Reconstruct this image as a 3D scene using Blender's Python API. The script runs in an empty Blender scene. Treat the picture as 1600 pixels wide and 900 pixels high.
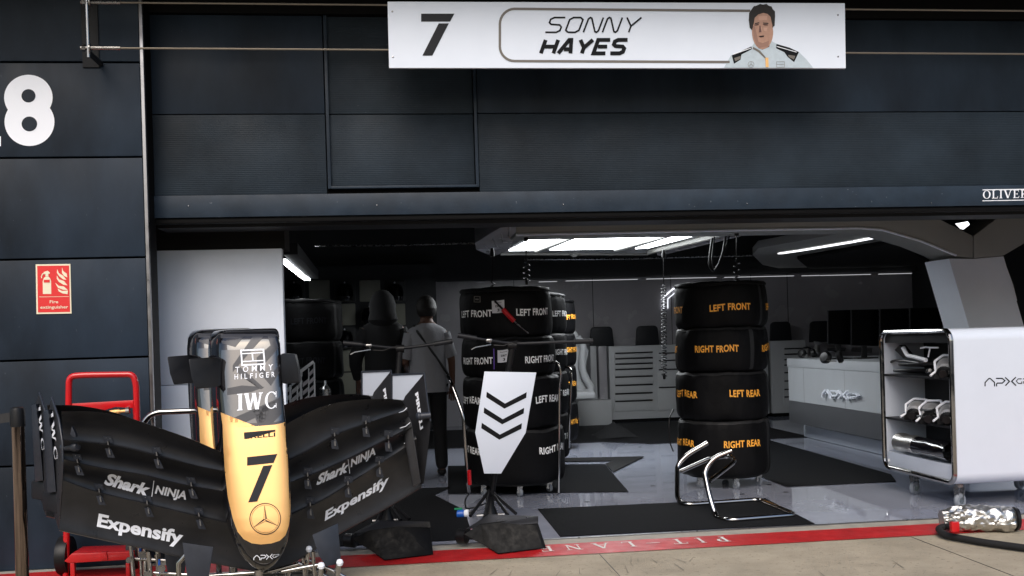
import bpy, bmesh, random
from math import *
from mathutils import Vector, Matrix, noise
random.seed(7)
SC = bpy.context.scene
COL = SC.collection
# ------------------------------------------------------------ survey of the photograph's camera
FP = 1510.0; TH = atan(170/FP); RHO = .03; CH = 1.3
_c, _s = cos(RHO), sin(RHO)
FW = Vector((sin(TH), cos(TH), 0)); RT = Vector((cos(TH), -sin(TH), 0)); UP = Vector((0, 0, 1))
def ray(px, py):
    X = px-800; Y = py-531
    return FW*FP + RT*(X*_c - Y*_s) - UP*(Y*_c + X*_s)
def D(px, py, y):           # point on the world plane y
    d = ray(px, py); return Vector((0, 0, CH)) + d*(y/d.y)
def G(px, py, z=0.0):       # point at height z
    d = ray(px, py); return Vector((0, 0, CH)) + d*((z-CH)/d.z)
def XP(px, py, x):          # point on the world plane x
    d = ray(px, py); return Vector((0, 0, CH)) + d*(x/d.x)

# ------------------------------------------------------------ materials
def mat(name, col, rough=.5, metal=0., var=0., vscale=4., bump=0., bscale=60., coat=0., rvar=0., emit=None, estr=0., wave=None, spots=None, stretch=(1, 1, 1), spec=.5):
    m = bpy.data.materials.new(name); m.use_nodes = True
    nt = m.node_tree; N = nt.nodes; L = nt.links; p = N['Principled BSDF']
    p.inputs['Base Color'].default_value = (*col, 1); p.inputs['Roughness'].default_value = rough
    p.inputs['Metallic'].default_value = metal; p.inputs['Coat Weight'].default_value = coat
    p.inputs['Coat Roughness'].default_value = .06; p.inputs['Specular IOR Level'].default_value = spec
    if emit:
        p.inputs['Emission Color'].default_value = (*emit, 1); p.inputs['Emission Strength'].default_value = estr
    tc = N.new('ShaderNodeTexCoord'); mp = N.new('ShaderNodeMapping'); L.new(tc.outputs['Object'], mp.inputs[0])
    mp.inputs['Scale'].default_value = stretch
    colout = None
    if var:
        n = N.new('ShaderNodeTexNoise'); n.inputs['Scale'].default_value = vscale; n.inputs['Detail'].default_value = 6; n.inputs['Roughness'].default_value = .62
        L.new(mp.outputs[0], n.inputs['Vector'])
        r = N.new('ShaderNodeMapRange'); r.inputs['From Min'].default_value = .3; r.inputs['From Max'].default_value = .7
        r.inputs['To Min'].default_value = 1-var; r.inputs['To Max'].default_value = 1+var; L.new(n.outputs['Fac'], r.inputs['Value'])
        mx = N.new('ShaderNodeVectorMath'); mx.operation = 'SCALE'; mx.inputs[0].default_value = col; L.new(r.outputs[0], mx.inputs['Scale'])
        colout = mx.outputs[0]
    if spots:   # (colour, scale, threshold) specks and chips
        sc_, ss, st = spots
        n = N.new('ShaderNodeTexNoise'); n.inputs['Scale'].default_value = ss; n.inputs['Detail'].default_value = 3
        L.new(mp.outputs[0], n.inputs['Vector'])
        r = N.new('ShaderNodeMapRange'); r.inputs['From Min'].default_value = st; r.inputs['From Max'].default_value = st+.03; L.new(n.outputs['Fac'], r.inputs['Value'])
        mm = N.new('ShaderNodeMix'); mm.data_type = 'RGBA'; L.new(r.outputs[0], mm.inputs[0])
        if colout: L.new(colout, mm.inputs[6])
        else: mm.inputs[6].default_value = (*col, 1)
        mm.inputs[7].default_value = (*sc_, 1); colout = mm.outputs[2]
    if colout: L.new(colout, p.inputs['Base Color'])
    if rvar:
        n = N.new('ShaderNodeTexNoise'); n.inputs['Scale'].default_value = vscale*1.7; n.inputs['Detail'].default_value = 5
        L.new(mp.outputs[0], n.inputs['Vector'])
        r = N.new('ShaderNodeMapRange'); r.inputs['From Min'].default_value = .3; r.inputs['From Max'].default_value = .7
        r.inputs['To Min'].default_value = max(.02, rough-rvar); r.inputs['To Max'].default_value = rough+rvar
        L.new(n.outputs['Fac'], r.inputs['Value']); L.new(r.outputs[0], p.inputs['Roughness'])
    h = None
    if bump:
        n = N.new('ShaderNodeTexNoise'); n.inputs['Scale'].default_value = bscale; n.inputs['Detail'].default_value = 4
        L.new(mp.outputs[0], n.inputs['Vector'])
        b = N.new('ShaderNodeBump'); b.inputs['Strength'].default_value = bump; b.inputs['Distance'].default_value = .01
        L.new(n.outputs['Fac'], b.inputs['Height']); L.new(b.outputs[0], p.inputs['Normal']); h = b
    if wave:    # (direction, scale, strength)
        w = N.new('ShaderNodeTexWave'); w.bands_direction = wave[0]; w.inputs['Scale'].default_value = wave[1]
        L.new(tc.outputs['Object'], w.inputs['Vector'])
        b = N.new('ShaderNodeBump'); b.inputs['Strength'].default_value = wave[2]; b.inputs['Distance'].default_value = .004
        L.new(w.outputs['Fac'], b.inputs['Height'])
        if h: L.new(h.outputs[0], b.inputs['Normal'])
        L.new(b.outputs[0], p.inputs['Normal'])
    return m
M = {}
M['navy'] = mat('navy_panel', (.0145, .0232, .0365), .45, var=.45, vscale=2.0, bump=.05, bscale=25, rvar=.1, spec=.18, spots=((.045, .055, .07), 55, .735), stretch=(1, 1, .45))
M['ribbed'] = mat('navy_ribbed', (.0165, .0250, .035), .5, var=.40, vscale=1.6, bump=.03, rvar=.1, spec=.16, wave=('Z', 26, .14), spots=((.05, .06, .075), 50, .735))
M['rail'] = mat('navy_rail', (.018, .029, .045), .40, var=.25, vscale=5, rvar=.1, spec=.25, spots=((.14, .16, .19), 60, .73))
M['blackgap'] = mat('black_rubber', (.003, .003, .0035), .6, spec=.12)
M['trim'] = mat('aluminium_trim', (.30, .30, .31), .35, metal=1., rvar=.1, vscale=9)
M['concrete'] = mat('concrete', (.345, .30, .228), .85, var=.20, vscale=3.2, bump=.6, bscale=170, spots=((.24, .205, .155), 42, .63), stretch=(.8, 1, 1), spec=.2)
M['screed'] = mat('screed_strip', (.30, .28, .24), .8, var=.2, vscale=8, bump=.2, bscale=90)
M['redline'] = mat('red_line_paint', (.40, .008, .010), .5, var=.22, vscale=7, bump=.12, bscale=120, rvar=.1, spots=((.30, .03, .03), 30, .68))
M['linewhite'] = mat('line_white', (.62, .60, .57), .6, var=.25, vscale=30)
M['epoxy'] = mat('grey_epoxy', (.29, .31, .38), .045, var=.12, vscale=3.0, rvar=.035, coat=.3, spec=1.)
M['carpet'] = mat('black_matting', (.0042, .0048, .0062), .95, var=.35, vscale=30, bump=.5, bscale=300, spots=((.022, .023, .026), 160, .72), spec=.15)
M['carpet2'] = mat('black_floor_graphic', (.005, .005, .006), .6, var=.2, vscale=10, spec=.2)
M['white'] = mat('white_gloss', (.58, .63, .72), .3, var=.02, coat=.3)
M['whitepanel'] = mat('white_panel', (.74, .80, .90), .35, var=.03, coat=.1)
M['signwhite'] = mat('sign_white', (.71, .77, .87), .35, var=.02)
M['ink'] = mat('black_ink', (.006, .0065, .008), .5, spec=.12)
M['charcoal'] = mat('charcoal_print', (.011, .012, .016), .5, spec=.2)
M['greige'] = mat('sign_outline', (.14, .125, .11), .45)
M['letterwhite'] = mat('white_vinyl', (.84, .87, .94), .45)
M['orange'] = mat('orange_print', (1.0, .44, .05), .6, var=.12, vscale=60)
M['tyrewhite'] = mat('white_print', (.90, .90, .90), .6, var=.15, vscale=60)
M['fabric'] = mat('black_blanket', (.0028, .0028, .0034), .62, var=.5, vscale=6, bump=.6, bscale=11, spec=.14)
M['strap'] = mat('black_webbing', (.012, .012, .013), .6, var=.3, vscale=60)
M['carbon'] = mat('matt_carbon', (.021, .0215, .0245), .34, var=.25, vscale=9, rvar=.07, spec=.42, wave=('DIAGONAL', 90, .10))
M['carbonplate'] = mat('grey_carbon', (.017, .021, .031), .42, var=.2, vscale=14, rvar=.08)
M['carbonwet'] = mat('scuffed_carbon', (.005, .0053, .006), .42, var=.35, vscale=20, rvar=.12, spots=((.010, .0105, .011), 30, .70), stretch=(1, .35, 1), spec=.08)
M['gloss'] = mat('gloss_black', (.006, .006, .008), .07, coat=.8, spec=.6)
M['dazzle'] = mat('dark_grey_stripe', (.040, .042, .050), .45)
M['mattblack'] = mat('matt_black', (.011, .012, .015), .48, var=.15, vscale=10, spec=.3)
M['gold'] = mat('gold_satin', (.85, .48, .175), .32, metal=.4, var=.03, vscale=8, coat=.15)
M['chrome'] = mat('chrome', (.42, .41, .40), .10, metal=1., rvar=.05, vscale=14)
M['steel'] = mat('satin_steel', (.30, .30, .30), .28, metal=1., rvar=.1, vscale=20)
M['cable'] = mat('steel_rope', (.26, .23, .19), .4, metal=.8)
M['red'] = mat('red_enamel', (.50, .006, .010), .28, var=.12, vscale=6, coat=.4)
M['signred'] = mat('sign_red', (.66, .018, .018), .45, var=.04)
M['cream'] = mat('sign_cream', (.76, .70, .52), .5)
M['rubber'] = mat('grey_rubber', (.20, .22, .25), .5)
M['mirrorblack'] = mat('mirror_black', (.012, .012, .014), .05, coat=1.)
M['mirrorblack'].node_tree.nodes['Principled BSDF'].inputs['Coat IOR'].default_value = 2.1
M['streaked'] = mat('streaked_chrome', (.22, .17, .14), .10, metal=1., var=.9, vscale=5, stretch=(9, 9, .35))  # chrome post: dark vertical streaks paint mirrored surroundings into its colour
M['plastic'] = mat('black_plastic', (.006, .006, .007), .4, spec=.3)
M['dim'] = mat('dark_grey_wall', (.34, .33, .35), .25, var=.08, vscale=1.3, rvar=.06)
M['darkceil'] = mat('black_ceiling', (.004, .004, .004), .9)
M['shelfbase'] = mat('charcoal_shelving', (.03, .032, .034), .6)
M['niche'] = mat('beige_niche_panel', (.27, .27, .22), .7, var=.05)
M['gantry'] = mat('grey_gantry', (.31, .31, .295), .45, var=.04, vscale=2)
M['column'] = mat('pale_gantry_leg', (.80, .84, .93), .4, var=.04, vscale=2)
M['cabgrey'] = mat('pale_grey_cabinet', (.42, .43, .44), .4, var=.03)
M['deskgrey'] = mat('desk_grey', (.44, .46, .48), .35, var=.04, vscale=3)
M['deskdark'] = mat('desk_dark_band', (.085, .088, .095), .3, var=.05)
M['glow'] = mat('light_panel', (.9, .9, .9), .5, emit=(.93, .97, 1), estr=16)
M['led'] = mat('led_strip', (.9, .9, .9), .5, emit=(.95, .97, 1), estr=1.8)
M['leddim'] = mat('led_strip_dim', (.5, .5, .5), .5, emit=(.95, .97, 1), estr=.42)
M['neon'] = mat('neon_logo', (.8, .8, .8), .5, emit=(.9, .93, 1), estr=1.5)
M['screen'] = mat('black_screen', (.0015, .0015, .002), .35, spec=.04)
M['skin'] = mat('skin', (.14, .065, .04), .55, var=.08)
M['hair'] = mat('dark_hair', (.012, .009, .007), .6, bump=.4, bscale=90)
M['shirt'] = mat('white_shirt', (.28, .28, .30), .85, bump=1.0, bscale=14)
M['darkcloth'] = mat('dark_clothing', (.005, .005, .006), .85, bump=.4, bscale=12)
M['suit'] = mat('pale_suit_print', (.46, .54, .60), .5, var=.08, vscale=26)
M['printskin'] = mat('portrait_skin', (.42, .24, .17), .5, var=.12, vscale=40)
M['printskin2'] = mat('portrait_shade', (.14, .065, .05), .5)
M['scuff'] = mat('rubber_scuff', (.19, .165, .13), .8)
M['skinlight'] = mat('portrait_light', (.52, .31, .23), .5)
M['printshade'] = mat('portrait_mid_shade', (.30, .165, .12), .5)
M['foil'] = mat('crumpled_foil', (.58, .57, .55), .36, metal=1., bump=.08, bscale=14)
M['wrap'] = mat('grey_film_wrap', (.34, .34, .35), .3, metal=.3, bump=.8, bscale=30)
M['blue'] = mat('blue_plastic', (.01, .09, .42), .35)
M['green'] = mat('green_plastic', (.01, .22, .09), .4)
M['purple'] = mat('purple_cord', (.10, .04, .30), .5)
M['taglabel'] = mat('paper_tag', (.62, .62, .66), .6)

# ------------------------------------------------------------ mesh collector
class MB:
    def __init__(s): s.v = []; s.f = []; s.m = []; s.mats = []
    def mi(s, m):
        m = M[m] if isinstance(m, str) else m
        if m not in s.mats: s.mats.append(m)
        return s.mats.index(m)
    def add(s, vs, fs, m):
        o = len(s.v); k = s.mi(m); s.v += [Vector(v) for v in vs]
        for f in fs: s.f.append([i+o for i in f]); s.m.append(k)
        return s
    def box(s, a, b, m):
        x0, y0, z0 = a; x1, y1, z1 = b
        vs = [(x, y, z) for z in (z0, z1) for y in (y0, y1) for x in (x0, x1)]
        return s.add(vs, [(0, 2, 3, 1), (4, 5, 7, 6), (0, 1, 5, 4), (2, 6, 7, 3), (0, 4, 6, 2), (1, 3, 7, 5)], m)
    def prism(s, pts, ex, m, m_side=None):     # polygon pts (3-D) pushed along ex
        n = len(pts); pts = [Vector(p) for p in pts]; ex = Vector(ex)
        s.add(pts+[p+ex for p in pts], [list(range(n)), list(range(2*n-1, n-1, -1))], m)
        o = len(s.v)-2*n; k = s.mi(m_side or m)
        for i in range(n):
            j = (i+1) % n; s.f.append([o+i, o+n+i, o+n+j, o+j]); s.m.append(k)
        return s
    def grid(s, rows, m, close=False):
        nr = len(rows); nc = len(rows[0]); vs = [p for r in rows for p in r]; fs = []
        for i in range(nr-1):
            for j in range(nc if close else nc-1):
                k = (j+1) % nc; fs.append((i*nc+j, i*nc+k, (i+1)*nc+k, (i+1)*nc+j))
        return s.add(vs, fs, m)
    def loft(s, rings, m):
        s.grid(rings, m, True); n = len(rings[0]); o = len(s.v)-n*len(rings); k = s.mi(m)
        s.f.append([o+i for i in range(n)][::-1]); s.m.append(k)
        s.f.append([len(s.v)-n+i for i in range(n)]); s.m.append(k); return s
    def tube(s, pts, r, m, seg=12, fil=0., rads=None):
        pts = [Vector(p) for p in pts]
        if fil: pts = fillet(pts, fil)
        rings = []; up = None
        for i, p in enumerate(pts):
            a = pts[max(i-1, 0)]; b = pts[min(i+1, len(pts)-1)]; t = (b-a).normalized()
            if up is None:
                up = Vector((0, 0, 1)) if abs(t.z) < .9 else Vector((1, 0, 0))
            x = t.cross(up)
            if x.length < 1e-5: x = t.orthogonal()
            x.normalize(); y = x.cross(t).normalized(); up = y
            rr = rads[i] if rads else r
            rings.append([p + (x*cos(q)+y*sin(q))*rr for q in [2*pi*k/seg for k in range(seg)]])
        return s.loft(rings, m)
    def lathe(s, prof, o, ax, m, seg=24, wob=None):
        ax = Vector(ax).normalized(); x = ax.orthogonal().normalized(); y = ax.cross(x); o = Vector(o); rings = []
        for r, h in prof:
            rings.append([o+ax*h+(x*cos(q)+y*sin(q))*max(r, 1e-4) for q in [2*pi*k/seg for k in range(seg)]])
        return s.loft(rings, m)
    def build(s, name, parent=None, bevel=0., smooth=35, solid=True):
        me = bpy.data.meshes.new(name); off = worldloc(parent) if parent else Vector((0, 0, 0))
        if parent is None:
            lo = Vector([min(v[i] for v in s.v) for i in range(3)]); hi = Vector([max(v[i] for v in s.v) for i in range(3)])
            off = Vector(((lo.x+hi.x)/2, (lo.y+hi.y)/2, lo.z))
        me.from_pydata([v-off for v in s.v], [], s.f)
        for m in s.mats: me.materials.append(m)
        me.polygons.foreach_set('material_index', s.m)
        bm = bmesh.new(); bm.from_mesh(me)
        bmesh.ops.recalc_face_normals(bm, faces=bm.faces)
        if bevel:
            es = [e for e in bm.edges if len(e.link_faces) == 2 and e.calc_face_angle(0) > .6]
            try: bmesh.ops.bevel(bm, geom=es, offset=bevel, segments=2, affect='EDGES', clamp_overlap=True, profile=.6)
            except Exception: pass
        bm.to_mesh(me); bm.free()
        me.polygons.foreach_set('use_smooth', [True]*len(me.polygons)); me.set_sharp_from_angle(angle=radians(smooth))
        o = bpy.data.objects.new(name, me); COL.objects.link(o)
        if parent: o.parent = parent
        else: o.location = off
        return o
def worldloc(o):
    p = Vector((0, 0, 0))
    while o: p += o.location; o = o.parent
    return p
def fillet(pts, r, n=5):
    out = [pts[0]]
    for i in range(1, len(pts)-1):
        a, b, c = pts[i-1], pts[i], pts[i+1]; d1 = (a-b); d2 = (c-b); rr = min(r, d1.length*.45, d2.length*.45)
        p = b+d1.normalized()*rr; q = b+d2.normalized()*rr
        for k in range(n+1):
            t = k/n; out.append(p*(1-t)**2+b*2*t*(1-t)+q*t*t)
    out.append(pts[-1]); return out
def tag(o, label=None, cat=None, group=None, kind=None):
    if label: o['label'] = label
    if cat: o['category'] = cat
    if group: o['group'] = group
    if kind: o['kind'] = kind
    return o
def empty(name, loc, label, cat, group=None):
    o = bpy.data.objects.new(name, None); COL.objects.link(o); o.location = loc; o.empty_display_size = .1
    return tag(o, label, cat, group)
def kids(o): return [c for c in bpy.data.objects if c.parent == o]
def copy_tree(o, parent=None):
    c = o.copy(); COL.objects.link(c)
    if parent: c.parent = parent
    for ch in kids(o): copy_tree(ch, c)
    return c
def S1(name, kind, mb, bevel=0.): return tag(mb.build(name, bevel=bevel), kind=kind)

# ------------------------------------------------------------ lettering: 2-D outlines mapped onto surfaces
_tc = {}
def text2d(body, bold=0., shear=0., space=1.):
    key = (body, bold, shear, space)
    if key in _tc: return _tc[key]
    cu = bpy.data.curves.new('t', 'FONT'); cu.body = body; cu.offset = bold; cu.shear = shear; cu.space_character = space; cu.resolution_u = 3
    ob = bpy.data.objects.new('t', cu); COL.objects.link(ob)
    dg = bpy.context.evaluated_depsgraph_get(); dg.update()
    me = bpy.data.meshes.new_from_object(ob.evaluated_get(dg))
    vs = [(v.co.x, v.co.y) for v in me.vertices]; fs = [list(p.vertices) for p in me.polygons]
    bpy.data.objects.remove(ob); bpy.data.curves.remove(cu); bpy.data.meshes.remove(me)
    x0 = min(v[0] for v in vs); x1 = max(v[0] for v in vs); y0 = min(v[1] for v in vs); y1 = max(v[1] for v in vs)
    vs = [((x-x0)/(x1-x0), (y-y0)/(y1-y0)) for x, y in vs]
    _tc[key] = [(vs, fs)]; return _tc[key]
def ribbon(pts, w, closed=False):
    P = [Vector(p) for p in pts]; n = len(P); L_, R_ = [], []
    for i in range(n):
        a = P[(i-1) % n] if (closed or i) else None; b = P[(i+1) % n] if (closed or i < n-1) else None
        d1 = (P[i]-a).normalized() if a is not None else None; d2 = (b-P[i]).normalized() if b is not None else None
        d1 = d1 or d2; d2 = d2 or d1
        n1 = Vector((-d1.y, d1.x)); n2 = Vector((-d2.y, d2.x)); m = (n1+n2)
        m = m.normalized() if m.length > .1 else n1
        k = w/2/max(.35, m.dot(n1)); L_.append(P[i]+m*k); R_.append(P[i]-m*k)
    vs = [tuple(p) for p in L_+R_]; fs = []
    for i in range(n if closed else n-1):
        j = (i+1) % n; fs.append([i, j, n+j, n+i])
    return (vs, fs)
def poly(pts): return (list(map(tuple, pts)), [list(range(len(pts)))])
def disc(cx, cy, rx, ry=None, n=40): 
    ry = ry or rx; return poly([(cx+rx*cos(2*pi*i/n), cy+ry*sin(2*pi*i/n)) for i in range(n)])
def ring(cx, cy, r, w, n=48): return ribbon([(cx+r*cos(2*pi*i/n), cy+r*sin(2*pi*i/n)) for i in range(n)], w, True)
def xf(shapes, p0, p1, hv):
    p0 = Vector(p0[:2]); p1 = Vector(p1[:2]); hv = Vector(hv[:2]); e = p1-p0
    return [([tuple(p0+e*x+hv*y) for x, y in vs], fs) for vs, fs in shapes]
def decal(mb, shapes, mapf, m, off=.002, gx=0, gy=0, step=.0003):
    for k, (vs, fs) in enumerate(shapes):
        bm = bmesh.new(); bv = [bm.verts.new((x, y, 0)) for x, y in vs]
        for f in fs:
            try: bm.faces.new([bv[i] for i in f])
            except ValueError: pass
        if gx or gy:
            bmesh.ops.triangulate(bm, faces=[f for f in bm.faces if len(f.verts) > 4])
            xs = [v[0] for v in vs]; ys = [v[1] for v in vs]
            for g, a, lo, hi in ((gx, 0, min(xs), max(xs)), (gy, 1, min(ys), max(ys))):
                if not g: continue
                q = ceil(lo/g)*g
                while q < hi:
                    co = [0, 0, 0]; no = [0, 0, 0]; co[a] = q; no[a] = 1
                    bmesh.ops.bisect_plane(bm, geom=bm.verts[:]+bm.edges[:]+bm.faces[:], plane_co=co, plane_no=no, dist=1e-6); q += g
        bm.verts.index_update()
        mb.add([mapf(v.co.x, v.co.y, off+step*(k % 6)) for v in bm.verts], [[v.index for v in f.verts] for f in bm.faces], m); bm.free()
def arc(cx, cy, rx, ry, a0, a1, n=14): return [(cx+rx*cos(radians(a0+(a1-a0)*i/n)), cy+ry*sin(radians(a0+(a1-a0)*i/n))) for i in range(n+1)]
def serif(word, gap=.12, T=.17, t=.07):
    """roman capitals drawn from thick and thin strokes with serifs; unit height"""
    out = []; x = 0.
    bar = lambda x0, y0, x1, y1: poly([(x0, y0), (x1, y0), (x1, y1), (x0, y1)])
    def slant(xa, ya, xb, yb, w): return poly([(xa-w/2, ya), (xa+w/2, ya), (xb+w/2, yb), (xb-w/2, yb)])
    def ser(cx, y, w=.34): return bar(cx-w/2, y, cx+w/2, y+.06)
    for ch in word:
        g = []
        if ch == 'I': w = .36; g = [bar(.09+.0, .0, .09+T, 1), ser(.175, 0), ser(.175, .94)]
        elif ch == '1': w = .34; g = [bar(.10, 0, .10+T, 1), ser(.185, 0), poly([(.0, .82), (.10, .86), (.10, 1), (.0, .88)])]
        elif ch == 'L': w = .68; g = [bar(.09, 0, .09+T, 1), ser(.175, .94), bar(0, 0, .62, .07), poly([(.56, .07), (.62, .07), (.64, .28), (.60, .28)])]
        elif ch == 'E': w = .70; g = [bar(.09, 0, .09+T, 1), bar(0, 0, .62, .07), bar(0, .93, .60, 1), bar(.26, .47, .46, .54), poly([(.56, .07), (.62, .07), (.65, .28), (.61, .28)]), poly([(.55, .93), (.60, .93), (.60, .74), (.57, .74)]), bar(.46, .40, .50, .61)]
        elif ch == 'T': w = .76; g = [bar(.38-T/2, 0, .38+T/2, .93), ser(.38, 0), bar(.02, .93, .74, 1), bar(.02, .74, .06, .93), bar(.70, .74, .74, .93)]
        elif ch == 'P': w = .68; g = [bar(.09, 0, .09+T, 1), ser(.175, 0), ser(.14, .94, .28), ribbon([(.26, .965)]+arc(.36, .71, .20, .235, 90, -90)+[(.26, .475)], .09), ribbon(arc(.38, .71, .19, .20, 60, -60), T)]
        elif ch == 'R': w = .80; g = [bar(.09, 0, .09+T, 1), ser(.175, 0), ser(.14, .94, .28), ribbon([(.26, .965)]+arc(.34, .73, .19, .22, 90, -90)+[(.26, .51)], .09), ribbon(arc(.37, .73, .17, .19, 60, -60), T), slant(.66, 0, .36, .5, T*1.1), ser(.70, 0, .22)]
        elif ch in 'OC':
            w = .86 if ch == 'O' else .78
            a0, a1 = (0, 360) if ch == 'O' else (42, 318)
            n = 36; A = [radians(a0+(a1-a0)*i/n) for i in range(n+1)]
            o_ = [(.42+.42*cos(a), .5+.52*sin(a)) for a in A]; i_ = [(.42+.26*cos(a), .5+.46*sin(a)) for a in A]
            g = [(o_+i_, [[i, i+1, n+2+i, n+1+i] for i in range(n)])]
            if ch == 'C': g += [bar(.70, .66, .75, 1.0), bar(.70, .02, .74, .30)]
        elif ch == 'N': w = .90; g = [bar(.12, 0, .12+t, 1), bar(.68, 0, .68+t, 1), slant(.72, 0, .16, 1, T*1.15), ser(.155, 0, .28), ser(.715, .94, .28), ser(.12, .94, .24)]
        elif ch == 'A': w = .92; g = [slant(.12, 0, .45, 1, t*1.2), slant(.78, 0, .45, 1, T*1.15), bar(.22, .32, .66, .38), ser(.12, 0, .26), ser(.78, 0, .32)]
        elif ch == 'V': w = .90; g = [slant(.45, 0, .14, 1, T*1.15), slant(.45, 0, .76, 1, t*1.2), ser(.14, .94, .32), ser(.77, .94, .26)]
        elif ch == 'W': w = 1.25; g = [slant(.36, 0, .14, 1, T*1.1), slant(.38, 0, .62, 1, t*1.2), slant(.84, 0, .62, 1, T*1.1), slant(.86, 0, 1.08, 1, t*1.2), ser(.14, .94, .32), ser(.62, .94, .26), ser(1.08, .94, .26)]
        elif ch == '-': w = .40; w = .75; g = [bar(.0, .44, .75, .51)]
        else: w = .4
        out += [([(a+x, b) for a, b in vs], fs) for vs, fs in g]; x += w+gap
    x -= gap
    return [([(a/x, b) for a, b in vs], fs) for vs, fs in out]
def strokes(lines, w, size):
    return [ribbon([(a/size[0], b/size[1]) if False else (a, b) for a, b in l], w) for l in lines]
LOGO = [([(285, 655), (285, 565), (375, 470), (405, 470), (505, 560), (508, 655)], 26), ([(540, 468), (690, 468), (750, 520), (690, 577), (575, 577), (553, 600), (553, 655)], 26),
        ([(755, 445), (855, 535), (760, 640)], 27), ([(1005, 440), (905, 535), (1010, 635)], 27), ([(1140, 478), (1060, 478), (1015, 530), (1065, 585), (1140, 585), (1140, 540)], 18),
        ([(1180, 590), (1180, 545), (1260, 545), (1300, 512), (1260, 478), (1170, 478)], 18)]
def logo2d(k=1.):   # unit box 0..1 wide; height in the same unit
    return [([((x-272)/1036, (655-y)/1036) for x, y in vs], fs) for vs, fs in [ribbon(p, w*k) for p, w in LOGO]]
SEVEN = [poly([(0, 259), (208, 259), (181, 210), (0, 210)]), poly([(110, 199), (173, 199), (70, 0), (8, 0)])]
SEVEN = [([(x/208, y/259) for x, y in vs], fs) for vs, fs in SEVEN]
def planemap(O, X, Z):     # 2-D (x, y) -> O + X x + Z y, lifted along the normal toward the viewer
    O = Vector(O); X = Vector(X); Z = Vector(Z); n = X.cross(Z).normalized()
    if n.dot(Vector((0, 0, CH))-O) < 0: n = -n
    return lambda x, y, off: O+X*x+Z*y+n*off
def facade(y): return lambda px, py, off: D(px, py, y)+Vector((0, -off, 0))
# ============================================================ SETTING
b = MB(); b.add([(-60, -60, 0), (60, -60, 0), (60, 6.19, 0), (-60, 6.19, 0)], [(0, 1, 2, 3)], 'concrete'); S1('ground', 'structure', b)
b = MB(); b.add([(-60, 6.03, .002), (60, 6.03, .002), (60, 6.19, .002), (-60, 6.19, .002)], [(0, 1, 2, 3)], 'screed'); S1('screed_strip', 'structure', b)
b = MB(); b.add([(-60, 6.19, .004), (60, 6.19, .004), (60, 15, .004), (-60, 15, .004)], [(0, 1, 2, 3)], 'epoxy')
b.box((-1.7, 6.17, 0), (8, 6.192, .008), 'trim'); S1('garage_floor', 'structure', b)
b = MB(); b.add([(-60, 5.71, .004), (60, 5.71, .004), (60, 6.03, .004), (-60, 6.03, .004)], [(0, 1, 2, 3)], 'redline')
# PIT-LANE reads from inside the garage: turned half a turn
x0, x1 = G(1152, 853).x, G(848, 868).x
decal(b, serif('PIT-LANE', gap=.62, T=.15, t=.07), lambda x, y, off: Vector((x0+(x1-x0)*x, 5.97-.145*y, .004+off)), 'linewhite', off=.003)
S1('pit_line', 'structure', b)
# expansion joints in the apron
b = MB()
for x in (-.9, 1.13, 3.1, 5.1): b.box((x-.0015, -8, .0005), (x+.0015, 5.7, .0025), 'charcoal')
S1('ground_joint', 'structure', b)
b = MB()
for i in range(46):     # rubber scuffs on the apron
    cx_, cy_ = random.choice([(1.05, 5.1, ), (1.2, 5.35), (2.5, 4.9), (.6, 5.2)]); cx_ += random.gauss(0, .22); cy_ += random.gauss(0, .15); a = random.uniform(.9, 1.5)+random.choice((0, .5)); l = random.uniform(.02, .09); w_ = random.uniform(.001, .004)
    d = Vector((cos(a), sin(a), 0)); n_ = Vector((-d.y, d.x, 0)); c = Vector((cx_, cy_, .0032+i*.00002)); b.add([c-d*l-n_*w_, c-d*l+n_*w_, c+d*l+n_*w_*.3, c+d*l-n_*w_*.3], [(0, 1, 2, 3)], 'scuff')
S1('ground_scuff', 'structure', b)
# floor graphics and matting
def sheet(name, pts, m, z, label=None, cat=None, group=None, kind=None, th=.006, bev=0):
    b = MB(); b.prism([(p[0], p[1], z) for p in pts], (0, 0, th), m); o = b.build(name, bevel=bev)
    return tag(o, label, cat, group, kind)
mats = 'black matting laid on the garage floor'
sheet('floor_mat', [(.98, 6.235), (2.70, 6.21), (2.76, 7.25), (.98, 7.28)], 'carpet', .005, 'black ribbed mat under the bent chrome tube frame beside the red line', 'mat', mats)
g = lambda *p: [G(*q, .01) for q in p]
sheet('floor_mat', g((700, 771), (982, 768), (945, 725), (700, 728)), 'carpet', .005, 'black mat with slanting end under the white lettered tyre stack', 'mat', mats)
sheet('floor_mat', g((840, 717), (1007, 713.5), (958, 738), (946, 725), (957, 720.5), (840, 722)), 'carpet2', .012, 'thin pointed black floor strip behind the white lettered tyre stack', 'mat', mats, th=.003)
sheet('floor_mat', g((1190, 690), (1200, 687), (1392, 741), (1400, 752), (1229, 760), (1184, 743), (1120, 722)), 'carpet', .005, 'large black mat between the orange lettered stack and the white shelf trolley', 'mat', mats)
sheet('floor_mat', [(-1.6, 6.3), (.415, 6.3), (.43, 7.37), (.22, 8.2), (.4, 8.6), (-1.6, 8.6)], 'carpet', .005, 'wide black mat behind the front wing, with the blue plug on it', 'mat', mats)
sheet('floor_mat', [(-1.2, 11.75), (2.4, 11.75), (2.9, 11.3), (4.9, 11.3), (4.9, 14.1), (-1.2, 14.1)], 'carpet2', .005, 'long black floor covering before the drawer cabinets at the back', 'mat', mats)
b = MB()
for p in ((870, 716), (917, 785), (1005, 790), (986, 692), (1000, 699), (1160, 773), (1202, 758), (1228, 770), (1020, 760)):
    q = G(*p); b.lathe([(.02, 0), (.022, .002), (.001, .003)], (q.x, q.y, .004), (0, 0, 1), 'charcoal', 14)
S1('floor_socket', 'structure', b)
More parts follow.
